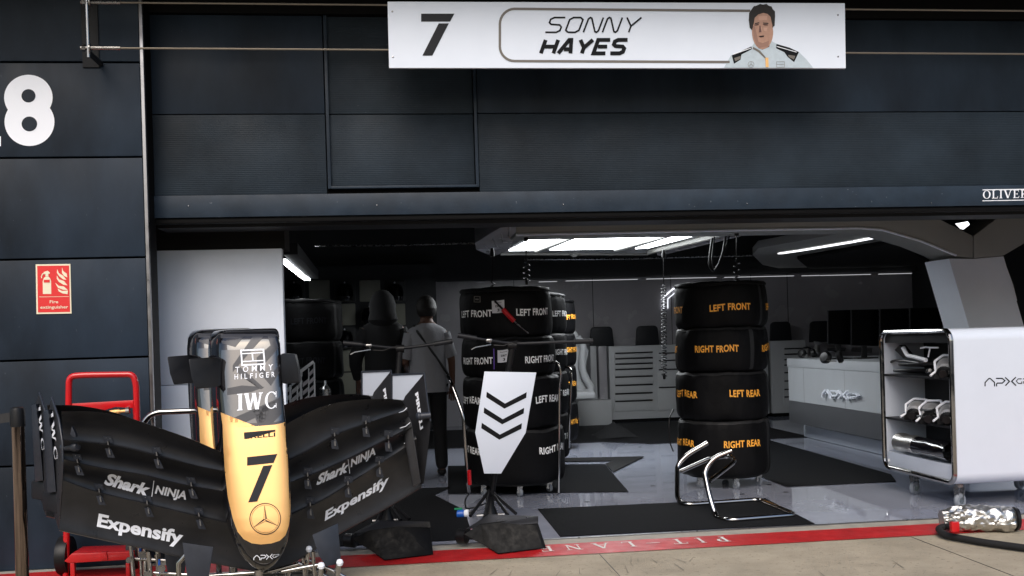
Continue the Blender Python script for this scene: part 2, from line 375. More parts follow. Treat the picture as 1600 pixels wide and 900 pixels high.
# interior shell
b = MB(); b.box((-3, 14.8, 0), (9, 15, 3.3), 'dim')
for x in (-.2, 1.72, 2.95, 4.2, 5.5, 6.1): b.box((x-.004, 14.795, .9), (x+.004, 14.805, 2.9), 'blackgap')
b.box((-3, 14.6, 2.22), (9, 14.802, 3.3), 'shelfbase')
S1('back_wall', 'structure', b)
b = MB(); b.box((-3, 6.5, 0), (-2.2, 15, 3.3), 'shelfbase'); b.box((8.2, 6.5, 0), (9, 15, 3.3), 'shelfbase'); S1('side_wall', 'structure', b)
b = MB(); b.box((-3, 6.5, 3.05), (9, 15, 3.4), 'darkceil'); S1('ceiling', 'structure', b)

# ============================================================ PIT BUILDING FRONT
YP = 6.10; YD = 6.26
bld = empty('pit_building', (-1, 7, 0), 'dark navy panelled pit building front with the large white number and overhanging canopy', 'building')
xr = D(221, 200, YP).x
zb = [D(110, y, YP).z for y in (97, 246, 404, 561, 725)]
zs = [4.6]+zb+[0.0]
for i in range(6):
    b = MB(); b.box((-4.5, YP, zs[i+1]+.006), (xr, YP+.10, zs[i]-.006), 'navy')
    if i == 1:
        fm = lambda px, py, off: D(px, py, YP)+Vector((0, -off, 0))
        q = lambda x, y: (x/3.4625, y/3.4625)
        c1 = q(154, 528); c2 = q(160, 660)
        decal(b, [disc(*c1, 131/3.4625, 123/3.4625, 48), disc(*c2, 135/3.4625, 130/3.4625, 48)], fm, 'letterwhite', off=.0015)
        decal(b, [disc(*q(155, 519), 38/3.4625, 36/3.4625, 40), disc(*q(160, 671), 42/3.4625, 40/3.4625, 40)], fm, 'navy', off=.003)
        decal(b, [poly([(-60, 213), (1.6, 213), (1.6, 228.5), (-60, 228.5)])], fm, 'letterwhite')
    b.build('wall_panel', bld, bevel=.004)
b = MB(); b.box((-4.5, YP+.09, 0), (xr-.01, YP+.3, 4.6), 'blackgap'); b.build('backing', bld)
# reveal: alloy trim, black channel
b = MB(); b.box((xr+.006, YP-.01, 0), (xr+.026, YP+.12, 4.6), 'trim'); b.build('edge_trim', bld, bevel=.002)
xj = D(241, 400, YD).x
b = MB(); b.box((xr+.028, YP+.02, 0), (xj+.004, YP+.17, 4.6), 'blackgap'); b.build('door_channel', bld)
b = MB(); b.box((-6, 5.4, 3.58), (12, 6.9, 3.8), 'mattblack'); b.box((-6, 5.35, 3.8), (12, 16, 4.8), 'navy'); b.build('canopy', bld)
b = MB(); b.box((7.2, YP, 0), (12, YP+.3, 4.6), 'navy'); b.build('pillar', bld)
b = MB(); b.box((-4.7, YP+.4, 0), (-3.0, 15, 4.0), 'navy'); b.build('side_wall', bld)
# plate carrying the cable bracket (painted the same navy)
# ---- raised sectional door
door = empty('garage_door', (1.5, YD, 2.14), 'raised navy sectional door across the garage opening, with a hatch outline in it', 'door')
ztop = D(400, 24, YD).z; z1 = D(800, 177, YD).z; z2 = D(800, 300, YD).z; z3 = D(800, 333, YD).z
xh0, xh1 = D(510, 200, YD).x, D(744, 200, YD).x; xe = 7.2
def panel(nm, xa, xb, za, zb_, m, bev=.003, y=YD): 
    b = MB(); b.box((xa, y, za), (xb, y+.05, zb_), m); return b.build(nm, door, bevel=bev)
panel('door_panel', xj, xh0-.008, z1+.003, ztop, 'navy'); panel('door_panel', xj, xh0-.008, z2+.004, z1-.003, 'ribbed')
panel('door_panel', xh1+.012, xe, z1+.003, ztop, 'navy'); panel('door_panel', xh1+.012, xe, z2+.004, z1-.003, 'ribbed')
zh = D(600, 297, YD).z+.012
panel('hatch_panel', xh0+.018, xh1-.018, z1+.003, ztop, 'ribbed', y=YD+.012); panel('hatch_panel', xh0+.018, xh1-.018, zh+.02, z1-.003, 'ribbed', y=YD+.012)
b = MB()
for xa in (xh0, xh1-.012): b.box((xa, YD-.012, zh), (xa+.02, YD+.05, ztop), 'rail')
b.box((xh0, YD-.010, zh), (xh1, YD+.05, zh+.016), 'rail'); b.build('hatch_frame', door, bevel=.002)
b = MB(); b.box((xj, YD-.022, z3), (xe, YD+.06, z2), 'rail')
fm = facade(YD-.022)
decal(b, xf(serif('OLIVER', T=.15), (1535.5, 310.5), (1606, 309), (0, -12.5)), fm, 'letterwhite')
decal(b, [poly([(1535, 296), (1640, 294.5), (1640, 295.9), (1535, 297.4)]), poly([(1535, 313.2), (1640, 311.4), (1640, 312.6), (1535, 314.4)])], fm, 'letterwhite', off=.0015)

for i in range(5):
    q = D(300+290*i+random.uniform(-8, 8), 322-1.2*i, YD-.022); b.lathe([(.006, 0), (.005, .003), (.001, .004)], q, (0, -1, 0), 'steel', 8)
b.build('bottom_rail', door, bevel=.004)
b = MB(); b.box((xj, YD-.005, z3-.035), (xe, YD+.05, z3-.002), 'blackgap'); b.build('rubber_seal', door, bevel=.008)
b = MB(); b.box((xj, YD+.051, z3-.01), (xe, YD+.09, 4.6), 'blackgap'); b.box((xj, YD-.03, ztop+.004), (xe, YD+.05, 4.6), 'blackgap'); b.build('backing', door)  # front block paints the shaded band above the door black
b = MB(); b.box((xj, YD+.1, z3-.05), (xe, YD+.35, z3+.02), 'mattblack'); b.build('guide_beam', door)

# ---- cable bracket, cables, name board
br = empty('cable_bracket', D(140, 60, YP-.1), 'slim steel rod bracket on a dark plate holding the two cables above number 8', 'bracket')
b = MB(); p0 = D(126, -30, YP); p1 = D(156, 106, YP); b.box((p0.x, YP-.012, p1.z), (p1.x, YP-.001, p0.z+.2), 'mattblack'); b.build('plate', br, bevel=.002)
b = MB(); a = D(134, -40, YP-.25); c = D(138.5, 90, YP-.25); b.tube([a, c], .011, 'steel'); b.box((c.x-.012, YP-.26, c.z+.02), (c.x+.012, YP-.01, c.z+.04), 'mattblack'); b.build('rod', br)
cabs = []
for yl, yr in ((3.5, 17), (75, 84.5)):
    b = MB(); a = D(126, yl, YP-.25); c = D(1600, yr, YP-.25); dx = (c-a)
    b.tube([a+dx*.035, a+dx*1.25], .0062, 'cable', 8); b.tube([a, a+dx*.038], .011, 'steel', 10); b.lathe([(.02, 0), (.02, .018)], a+Vector((.01, 0, 0)), (1, 0, 0), 'steel', 6)
    b.lathe([(.024, 0), (.024, .006)], a+Vector((.05, 0, 0)), (1, 0, 0), 'steel', 14)
    tag(b.build('steel_cable'), 'thin steel cable, the %s of the two stretched across the door' % ('upper' if yl < 10 else 'lower'), 'cable', 'steel cables over the garage door')
YS = YP-.29
bd = empty('name_board', D(964, 106, YS), 'long white name board with number and driver portrait hanging on the steel cables', 'sign')
b = MB(); c = [D(605.5, 2.5, YS), D(1320, 5, YS), D(1321.5, 106.5, YS), D(608, 106, YS)]
b.prism(c, (0, .02, 0), 'signwhite'); fm = facade(YS)
q = lambda x, y: (600+x/4, y/4)
decal(b, xf(SEVEN, q(232, 348), q(440, 348), (0, -262/4)), fm, 'charcoal')

O = [(x, y) for x, y in [(1180, 14.2)]+[(800, 14)]]
lt = arc(804, 38, 23, 24, -90, -180, 8); lb = arc(804, 73, 23, 22.5, 180, 90, 8)
decal(b, [ribbon([(1172, 17), ]+lt+lb+[(1140, 97)], 3.8)], fm, 'greige', off=.0025)
def techline(word, x0, y0, h, w, sp, sw, sh):
    """square racing letters drawn with one stroke"""
    Gd = {'S': [[(1, 1), (.25, 1), (.03, .88), (.03, .66), (.2, .54), (.8, .50), (.97, .36), (.97, .12), (.75, 0), (0, 0)]],
          'O': [[(.25, 0), (.04, .14), (.04, .86), (.25, 1), (.75, 1), (.96, .86), (.96, .14), (.75, 0), (.25, 0)]],
          'N': [[(0, 0), (0, .9), (.1, 1), (.22, .95), (.78, .05), (.9, 0), (1, .1), (1, 1)]],
          'Y': [[(0, 1), (.5, .42), (1, 1)], [(.5, .40), (.5, 0)]],
          'H': [[(0, 0), (0, 1)], [(1, 0), (1, 1)], [(.09, .5), (.92, .5)]],
          'A': [[(0, 0), (.50, 1), (.66, 1), (.98, 0)], [(.34, .3), (.74, .3)]],
          'E': [[(1, 1), (.04, 1), (.04, 0), (1, 0)], [(.2, .5), (.95, .5)]]}
    out = []; x = x0
    for ch in word:
        for l in Gd[ch]:
            pts = [(x+a*w+sh*c_*h, y0-c_*h) for a, c_ in l]
            out.append(ribbon(pts, sw))
        x += w+sp
    return out
decal(b, techline('SONNY', 852, 50.6, 23, 22.5, 7.2, 2.6, .38), fm, 'ink', off=.0025)
decal(b, techline('HAYES', 845, 83.5, 21, 19.5, 7.6, 6.0, .36), fm, 'ink', off=.0025)
b.build('board', bd)
b = MB()
for x, y in ((613, 18), (614, 89), (1309, 23.5), (1309.5, 88.5)): b.lathe([(.006, 0), (.005, .003), (.001, .004)], D(x, y, YS), (0, -1, 0), 'steel', 10)
b.build('screw', bd)
# printed portrait: a generic racing driver in a pale suit (flat print)
b = MB(); q = lambda x, y: (1000+x/4.706, y/4.706)
P = lambda *l: poly([q(*p) for p in l])
decal(b, [P((617, 497), (668, 408), (820, 345), (850, 300), (960, 300), (1003, 322), (1165, 380), (1225, 440), (1272, 499))], fm, 'suit', off=.002)
decal(b, [P((858, 318), (955, 312), (950, 345), (900, 366), (870, 356))], fm, 'printskin2', off=.0026)
decal(b, [P((674, 408), (818, 342), (822, 362), (745, 402), (738, 440), (690, 470)), P((1002, 324), (1100, 352), (1167, 384), (1132, 458), (1085, 420), (1060, 385), (1000, 356))], fm, 'ink', off=.0026)
decal(b, [P((680, 398), (816, 352), (816, 357), (682, 404)), P((1004, 340), (1150, 382), (1150, 387), (1004, 345))], fm, 'letterwhite', off=.0032)
decal(b, [P((832, 345), (880, 372), (930, 430), (936, 497), (928, 497), (918, 432), (868, 384), (826, 360))], fm, 'greige', off=.0032)
decal(b, [P((806, 205), (799, 150), (801, 97), (832, 52), (870, 36), (930, 36), (972, 62), (988, 110), (985, 188), (970, 215), (828, 230))], fm, 'hair', off=.003)
decal(b, [P((836, 168), (842, 132), (868, 104), (905, 92), (936, 100), (960, 128), (972, 190), (830, 200))], fm, 'printskin', off=.0037)
decal(b, [poly([q(900+78*cos(a)*(1-.12*max(0, -sin(a+0))), 235+(128 if sin(a) > 0 else 130)*sin(a)) for a in [2*pi*i/40 for i in range(40)]])], fm, 'printskin', off=.0034)
decal(b, [P((812, 205), (798, 150), (802, 110), (812, 78), (828, 68), (836, 46), (862, 44), (880, 30), (905, 36), (928, 30), (945, 44), (966, 50), (975, 70), (990, 84), (992, 118), (988, 190), (975, 200), (966, 165), (958, 125), (936, 104), (905, 96), (868, 108), (842, 132), (834, 168), (826, 212))], fm, 'hair', off=.0042)
decal(b, [P((838, 182), (872, 178), (872, 186), (840, 192)), P((900, 178), (938, 180), (938, 190), (902, 186)), P((868, 266), (912, 262), (908, 274), (880, 277)), P((876, 190), (884, 190), (892, 238), (872, 240))], fm, 'printskin2', off=.0042)
decal(b, [P((826, 190), (842, 196), (856, 250), (872, 318), (850, 318), (836, 280)), P((905, 176), (940, 172), (942, 177), (906, 181)), P((838, 176), (872, 171), (873, 176), (840, 181)), P((846, 300), (900, 318), (950, 300), (940, 340), (880, 352), (856, 335))], fm, 'printshade', off=.0038)
decal(b, [P((842, 172), (874, 165), (876, 172), (844, 179)), P((902, 168), (942, 170), (942, 177), (903, 175))], fm, 'hair', off=.0052)
decal(b, [P((850, 184), (868, 182), (868, 187), (851, 189)), P((908, 183), (928, 184), (928, 189), (909, 188)), P((872, 268), (910, 265), (906, 271), (882, 273))], fm, 'ink', off=.0056)
decal(b, [P((884, 196), (892, 200), (898, 236), (890, 238)), P((905, 205), (935, 205), (928, 232), (908, 228)), P((868, 120), (935, 118), (930, 150), (872, 152))], fm, 'skinlight', off=.0050)
decal(b, [ring(*q(815, 475), 4.6, .5), ribbon([q(815, 455), q(815, 474)], .6), ribbon([q(815, 474), q(800, 485)], .6), ribbon([q(815, 474), q(830, 485)], .6), ribbon([q(*p_) for p_ in ((1002, 455), (1060, 455), (1060, 495), (1002, 495))], .5, True), ribbon([q(1002, 475), q(1060, 475)], .5)], fm, 'greige', off=.0036)
decal(b, [P((692, 428), (740, 412), (734, 436), (698, 452)), P((1086, 404), (1140, 412), (1130, 440), (1092, 420))], fm, 'greige', off=.0036)
decal(b, [P((920, 425), (942, 425), (945, 495), (922, 495)), ], fm, 'gold', off=.0045)
b.build('portrait', bd)

# ---- fire sign
fs = empty('fire_sign', D(84, 490, YP-.006), 'red and cream fire extinguisher sign fixed on the navy wall panel', 'sign')
q = lambda x, y: (x/3.2133, 240+y/3.2143)
P = lambda *l: poly([q(*p) for p in l]); fm = facade(YP-.005)
b = MB(); b.prism([D(*q(*p), YP-.005) for p in ((179, 556), (353, 554), (359, 803), (183, 806))], (0, .004, 0), 'cream'); b.build('sign_board', fs)
b = MB(); decal(b, [P((187, 564), (347, 562), (352, 795), (191, 798))], fm, 'signred', off=.001)
ex = [P((216, 705), (215, 640), (220, 626), (230, 617), (243, 617), (252, 626), (257, 640), (258, 705)), P((229, 616), (229, 600), (243, 600), (244, 616)), P((222, 606), (219, 596), (240, 588), (251, 598), (250, 603)),
      ribbon([q(*p) for p in ((226, 600), (214, 605), (209, 618), (210, 626))], 1.5)]
decal(b, ex, fm, 'cream', off=.002)
decal(b, [P((221, 634), (251, 633), (251, 647), (221, 648))], fm, 'signred', off=.004)
fl = [P((312, 572), (318, 590), (336, 604), (338, 622), (322, 614), (312, 600)), P((288, 580), (296, 600), (318, 614), (334, 634), (318, 632), (298, 616), (286, 598)),
      P((286, 612), (298, 632), (322, 640), (340, 662), (318, 658), (296, 644), (286, 628)), P((277, 648), (296, 664), (322, 668), (342, 686), (318, 684), (292, 674)), P((290, 678), (312, 690), (342, 688), (340, 706), (314, 702), (296, 692))]
decal(b, fl, fm, 'cream', off=.002)
decal(b, [P((197, 719), (346, 717), (346, 719), (197, 721))], fm, 'cream', off=.002)
decal(b, xf(text2d('Fire', .012), q(250, 752), q(293, 751.5), (0, -4.6)), fm, 'cream', off=.002)
decal(b, xf(text2d('extinguisher', .012), q(203, 784), q(343, 782), (0, -6.2)), fm, 'cream', off=.002)
b.build('printing', fs)
# ============================================================ INSIDE: gantry, lights, partition
gan = empty('gantry', (2.5, 9.5, 0), 'angular grey overhead gantry with a pale slanting leg and light panel', 'gantry')
YG = 9.0
def pl(pts, y): return [D(px, py, y) for px, py in pts]
b = MB(); b.prism(pl([(806, 368), (1157, 361), (1345, 358), (1380, 361), (1440, 378), (1495, 400), (1521, 404), (1521, 368), (1445, 330), (1400, 300), (806, 300)], YG), (0, .45, 0), 'gantry'); b.build('beam', gan, bevel=.02)
b = MB(); b.prism(pl([(1521.5, 404), (1568, 400), (1650, 352), (1760, 300), (1620, 300), (1574, 328), (1521.5, 368)], YG), (0, .45, 0), 'gantry'); b.build('branch', gan, bevel=.02)
b = MB(); p = pl([(1483, 404), (1521, 404.5), (1568, 400.5)], YG); f0 = D(1511, 500, YG); f1 = D(1597, 500, YG)
dl = (f0-p[0])/(f0.z-p[0].z); dr = (f1-p[2])/(f1.z-p[2].z)
L0 = p[0]+dl*(-p[0].z+.01); R0 = p[2]+dr*(-p[2].z+.01); mid = p[1]+(L0*.42+R0*.58-p[1])+Vector((0, 0, 0))
p[1].y -= .0
b.add([p[0], p[1], p[2], R0, mid, L0, p[0]+Vector((0, .45, 0)), p[2]+Vector((0, .45, 0)), R0+Vector((0, .45, 0)), L0+Vector((0, .45, 0))],
      [(0, 1, 4, 5), (1, 2, 3, 4), (0, 5, 9, 6), (2, 7, 8, 3), (6, 9, 8, 7), (0, 6, 7, 1), (1, 7, 2), (5, 4, 9), (4, 3, 8), (4, 8, 9)], 'column'); b.build('leg', gan)
b = MB(); b.tube([D(x, y, YG-.01) for x, y in ((806, 367), (1157, 359.5), (1345, 356.5), (1378, 359), (1440, 377), (1494, 399))], .012, 'column'); b.build('edge_strip', gan)
# frame beneath the ceiling: side arm with lights, back member
ZG = 2.30
def flat(pts, z, th, m, nm): b = MB(); b.prism([G(px, py, z) for px, py in pts], (0, 0, th), m); return b.build(nm, gan, bevel=.006)
b = MB(); b.prism([G(px, py, ZG) for px, py in ((1386, 358), (1345, 359), (1185, 388), (1176, 398), (1192, 414), (1277, 431), (1244, 400), (1403, 372), (1455, 408), (1480, 402), (1440, 372))], (0, 0, .09), 'gantry'); b.build('side_arm', gan)
b = MB(); b.prism([G(px, py, ZG+.02) for px, py in ((1246, 400), (1403, 374), (1452, 407), (1279, 429))], (0, 0, -.045), 'darkceil'); b.build('glass_panel', gan)
b = MB(); b.tube([G(px, py, ZG-.004) for px, py in ((1275, 430), (1370, 420), (1480, 405))], .014, 'gantry', 8); b.build('edge_strip', gan)
for a, c in (((1219, 395.5), (1253, 390.5)), ((1256, 390), (1334, 377)), ((1337, 376.3), (1386, 367))):
    b = MB(); p = G(*a, ZG-.004); q = G(*c, ZG-.004); w = Vector((.032, 0, 0)); b.prism([p-w, p+w, q+w, q-w], (0, 0, -.012), 'led'); b.build('light_strip', gan)
b = MB(); b.prism([G(px, py, ZG) for px, py in ((806, 367), (794, 392), (770, 401), (744, 390), (742, 380), (790, 350), (806, 350))], (0, 0, .16), 'dim')
for k in range(4):
    p = G(757+13*k, 383-9.5*k, ZG); q = G(768+9*k, 395-8.5*k, ZG); b.tube([p, q], .008, 'gantry', 6)
b.build('louvre_box', gan, bevel=.004)
# the light box: white frame and glowing panes
fr = [(782, 396), (835, 364), (1140, 362), (1012, 397)]
b = MB(); b.prism([G(px, py, ZG+.03) for px, py in fr], (0, 0, .10), 'cabgrey'); b.build('light_frame', gan)
for q in ([(795, 391), (841, 367.3), (899, 366.6), (837, 390.6)], [(859, 389.8), (915, 366.4), (1048, 365.2), (958, 388.5)], [(993, 388), (1066, 365), (1097, 364.7), (1013, 386.8)]):
    b = MB(); b.prism([G(px, py, ZG+.029) for px, py in q], (0, 0, -.006), 'glow'); b.build('light_panel', gan)
b = MB()
for a, c in (((838, 391), (905, 366)), ((962, 389), (1052, 365))): b.tube([G(*a, ZG+.01), G(*c, ZG+.01)], .03, 'gantry', 8)
b.tube([G(782, 396.5, ZG+.02), G(1012, 397, ZG+.02)], .018, 'gantry', 8); b.tube([G(1014, 394, ZG+.0), G(1140, 363, ZG+.0)], .03, 'gantry', 8); b.tube([G(1030, 396, ZG+.0), G(1156, 365, ZG+.0)], .03, 'dim', 8)
b.build('glazing_bar', gan)
b = MB(); b.prism([D(*p, 9.9) for p in ((1495, 349), (1512, 346), (1515, 350), (1512, 359), (1503, 357))], (0, .03, 0), 'led'); thing_l = b.build('ceiling_lamp'); tag(thing_l, 'small bright lamp in the dark gap above the slanting gantry leg', 'lamp')
b = MB(); b.tube([D(1571, 416, 9.1), D(1582, 446, 9.1), D(1588, 470, 9.1)], .008, 'letterwhite', 8); b.build('leg_edge', gan)
# LED strips and pipe on the back wall
for i, (xa, ya, xb, yb) in enumerate(((842, 440.5, 870, 440), (884, 439, 996, 437), (1010, 436, 1119, 434), (1132, 433.5, 1240, 431.6), (1253, 431, 1280, 430.6), (1282, 430.5, 1360, 428.8), (1373, 428.3, 1424, 427.2))):
    b = MB(); a = D(xa, ya, 14.58); c = D(xb, yb, 14.58); b.box((a.x, 14.56, a.z-.004), (c.x, 14.60, a.z+.004), 'leddim')
    tag(b.build('wall_light'), ['short bright line light just right of the white lettered tyre stack', 'line light on the back wall above the white moulded seat', 'line light on the back wall before the neon sign', 'line light on the back wall hidden partly by the orange lettered stack',
        'very short line light right of the orange lettered stack', 'line light on the back wall above the left monitors', 'line light on the back wall nearest the slanting gantry leg'][i], 'light', 'line lights along the back wall')
b = MB(); b.tube([D(820, 405.5, 12.2), D(960, 405, 12.2), D(1183, 399, 12.2)], .010, 'steel', 8); tag(b.build('conduit'), 'thin grey pipe under the ceiling behind the light panel', 'pipe')
b = MB(); b.tube([D(492, 384.3, 11), D(610, 383.5, 11), D(741, 380, 11)], .010, 'steel', 8); tag(b.build('conduit'), 'thin pale pipe across the black ceiling above the helmet shelves', 'pipe')
b = MB(); q = G(897, 399, ZG); b.lathe([(.05, 0), (.06, -.03), (.05, -.05), (.02, -.07)], q+Vector((0, 0, .05)), (0, 0, 1), 'gantry', 20); tag(b.build('ceiling_sensor'), 'small round grey detector under the light panel edge', 'sensor')
# neon sign
b = MB(); b.tube([D(x, y, 14.77) for x, y in ((1037, 482), (1037, 464), (1052, 451), (1070, 450))], .012, 'neon', 8); b.tube([D(x, y, 14.77) for x, y in ((1043.5, 482), (1043.5, 467), (1055, 457), (1070, 456.5))], .006, 'neon', 8)
b.tube([D(x, y, 14.77) for x, y in ((1070, 450), (1084, 451), (1098, 464), (1098, 482))], .012, 'neon', 8)
tag(b.build('neon_sign'), 'glowing white angular tube sign on the back wall', 'sign')
# white partition at the left
YW = 6.72
pt = empty('partition', (-1.2, YW, 0), 'tall white partition panel just inside the left of the opening', 'partition')
a = D(200, 388, YW); c = D(440, 388, YW); zj = D(300, 601, YW).z
b = MB(); b.box((a.x-.3, YW, zj+.002), (c.x, YW+.09, c.z), 'whitepanel'); b.build('upper_panel', pt, bevel=.006)
b = MB(); b.box((a.x-.3, YW, .02), (c.x, YW+.09, zj-.002), 'whitepanel'); b.build('lower_panel', pt, bevel=.006)
b = MB(); b.box((a.x-.3, YW+.01, c.z+.002), (c.x+.02, YW+.3, c.z+.5), 'darkceil'); b.build('header', pt)
rl = empty('ceiling_rail', G(460, 415, 2.02), 'black ceiling rail with three bright light bars next to the white partition', 'light')
b = MB(); p = [G(445, 398, 2.02), G(446, 388, 2.02), G(483, 436, 2.02)]; d = (p[2]-p[0]); w = Vector((.05, 0, 0)); b.prism([p[0]-w*.2, p[0]+w*2, p[2]+w*2, p[2]-w*.2], (0, 0, .09), 'mattblack'); b.build('housing', rl)
for a, c in (((441.5, 405), (454, 415.6)), ((455, 417), (469, 428)), ((470, 429.6), (480.5, 436.5))):
    b = MB(); p = G(*a, 2.015); q = G(*c, 2.015); w = Vector((.028, 0, 0)); b.prism([p-w, p+w, q+w, q-w], (0, 0, -.01), 'glow'); b.build('light_bar', rl)

# ---- helmet shelves
YH = 14.3
hs = empty('shelf_unit', D(560, 640, YH), 'dark wall of square niches, some holding black helmets', 'shelf')
b = MB(); lo = D(430, 620, YH); hi = D(680, 412, YH); b.box((lo.x-.4, YH+.02, .1), (hi.x, YH+.4, hi.z), 'shelfbase'); b.build('carcass', hs)
cols = [443, 482, 522, 561, 600]; rws = [438, 475, 511, 547, 583]
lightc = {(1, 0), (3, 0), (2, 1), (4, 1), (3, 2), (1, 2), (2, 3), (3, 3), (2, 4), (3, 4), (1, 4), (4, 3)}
helm = {(0, 0): 'topmost at the left edge, beside the white partition', (2, 0): 'second from the left in the top row', (4, 0): 'in the top row above the dark clothed person', (3, 1): 'second row, at the left of the dark clothed person', (2, 2): 'in the third row over the handlebar'}
for j, y in enumerate(rws):
    for i, x in enumerate(cols):
        p = D(x, y, YH); q = D(x+34, y+33, YH); lt_ = (i, j) in lightc; b = MB()
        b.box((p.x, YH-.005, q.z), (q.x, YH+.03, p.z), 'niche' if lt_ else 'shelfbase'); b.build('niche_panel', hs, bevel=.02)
b = MB(); hh = None
for (i, j), w in helm.items():
    c = D(cols[i]+17, rws[j]+20, YH-.14); c.z -= .0
    if hh is None:
        r = .13; rings = []
        hh = empty('helmet', c, None, 'helmet', 'black helmets in the wall niches')
        m = MB(); m.lathe([(.001, .145), (.05, .138), (.09, .115), (.118, .07), (.128, .01), (.124, -.06), (.112, -.115), (.10, -.12)], c, (0, 0, 1), 'gloss', 28); m.build('shell', hh)
        m = MB(); m.grid([[c+Vector((.128*sin(t)*s_, -.131*cos(t)*s_, z)) for t in [radians(-65+13*k) for k in range(11)]] for z, s_ in ((-.05, 1.0), (-.01, 1.02), (.04, .98), (.065, .94))], 'screen'); m.build('visor', hh)
        m = MB(); m.lathe([(.012, 0), (.012, .02), (.004, .03)], c+Vector((0, -.02, .135)), (0, 0, 1), 'letterwhite', 10); m.build('top_vent', hh)
        o = hh
    else: o = copy_tree(hh); o.location = c
    o['label'] = 'black helmet in a niche, '+w

# ---- back counter: drawer cabinets
YC = 14.2
def cab(xa, xb, ya, yb, cols_, label, plain=False):
    p = D(xa, ya, YC); q = D(xb, yb, YC); o = empty('drawer_cabinet', (p.x, YC, 0), label, 'cabinet', 'pale grey cabinets along the back wall')
    b = MB(); b.box((p.x, YC, .06), (q.x, YC+.5, p.z), 'cabgrey'); b.build('carcass', o, bevel=.006)
    b = MB(); b.box((p.x+.02, YC+.03, .006), (q.x-.02, YC+.45, .06), 'blackgap'); b.build('plinth', o)
    for ca, cb, ys in cols_:
        ys = list(ys)
        for k in range(len(ys)-1):
            u = D(ca, ys[k], YC-.012); v = D(cb, ys[k+1], YC-.012)
            b = MB(); b.box((u.x, YC-.014, v.z+.006), (v.x, YC+.004, u.z-.002), 'cabgrey'); b.box((u.x+.01, YC-.028, u.z-.032), (v.x-.01, YC-.0145, u.z-.008), 'plastic')
            b.build('drawer', o, bevel=.002)
    return o
z = lambda x, y: (900+x/3.215, 420+y/3.215)
Y1 = [z(0, v)[1] for v in (418, 446, 473, 500, 538, 580, 622, 660, 712)]
Y2 = [z(0, v)[1] for v in (418, 455, 500, 590, 708)]
cab(951, 1066, 541.5, 661, [(960, 1021, Y1), (1028, 1062, Y2)], 'pale grey drawer cabinet seen left of the orange lettered tyre stack')
cab(1204, 1262, 533, 655, [(1224, 1262, [y-7 for y in Y1])], 'pale grey drawer cabinet between the orange lettered stack and the desk')
cab(1067, 1203, 538, 659, [], 'pale grey cabinet directly behind the orange lettered stack')
for (xa, xb, ya, yb, m_, lab) in ((898, 951, 625, 664, 'cabgrey', 'low plain grey plinth block under the white moulded seat'), (922, 934, 541, 624, 'cabgrey', 'narrow grey panel right behind the moulded seat'), (935, 950, 541, 624, 'dim', 'dark grey upright panel left of the drawer cabinet')):
    p = D(xa, ya, YC); q = D(xb, yb, YC); b = MB(); b.box((p.x, YC-(.25 if yb > 640 else 0), q.z), (q.x, YC+.4, p.z), m_); tag(b.build('cabinet', bevel=.005), lab, 'cabinet')
for i, (xa, xb, ya, yb) in enumerate(((921, 960, 511, 541), (993, 1031, 509.5, 540), (1203, 1238, 503, 535), (1265, 1300, 502, 534), (868, 900, 515, 543))):
    p = D(xa, ya, 14.45); q = D(xb, yb, 14.45); w = q.x-p.x; b = MB()
    pts = [(p.x, q.z), (q.x, q.z)]+[(q.x-.02-.06+.06*cos(radians(t)), p.z-.06+.06*sin(radians(t))) for t in range(0, 91, 15)]+[(p.x+.08-.06*sin(radians(t)), p.z-.06+.06*cos(radians(t))) for t in range(0, 91, 15)]
    b.prism([(x, 14.45, z_) for x, z_ in pts], (0, .06, 0), 'mattblack'); o = b.build('padded_cover', bevel=.012)
    tag(o, ['black padded cover on the counter above the grey drawer cabinet, next to the moulded seat', 'black padded cover on the counter beside the hanging coiled hose', 'black padded cover just right of the orange lettered stack', 'black padded cover beside the leftmost monitor', 'black padded cover hidden behind the dark tyre stacks'][i], 'cover', 'black padded covers on the back counter')
# ---- moulded seat
se = empty('moulded_seat', D(905, 650, 12.9), 'white moulded seat shell standing by the back cabinets', 'seat')
z = lambda x, y: (840+x/3.4615, 440+y/3.4615)
b = MB(); b.prism([D(*z(*p), 12.9) for p in ((120, 250), (178, 248), (212, 268), (240, 330), (280, 372), (268, 430), (262, 470), (300, 560), (312, 595), (300, 625), (120, 632))], (0, .12, 0), 'cabgrey'); b.build('backrest', se, bevel=.03)
b = MB(); b.tube([D(*z(*p), 12.85) for p in ((215, 300), (248, 345), (240, 430), (245, 500), (290, 575), (285, 600), (190, 610), (100, 612))], .05, 'cabgrey', 12, fil=.1); b.build('side_bolster', se)
b = MB(); q = D(*z(120, 620), 12.75); b.box((q.x, 12.55, q.z-.04), (D(*z(300, 620), 12.75).x, 12.95, q.z+.06), 'cabgrey'); b.build('seat_cushion', se, bevel=.04)

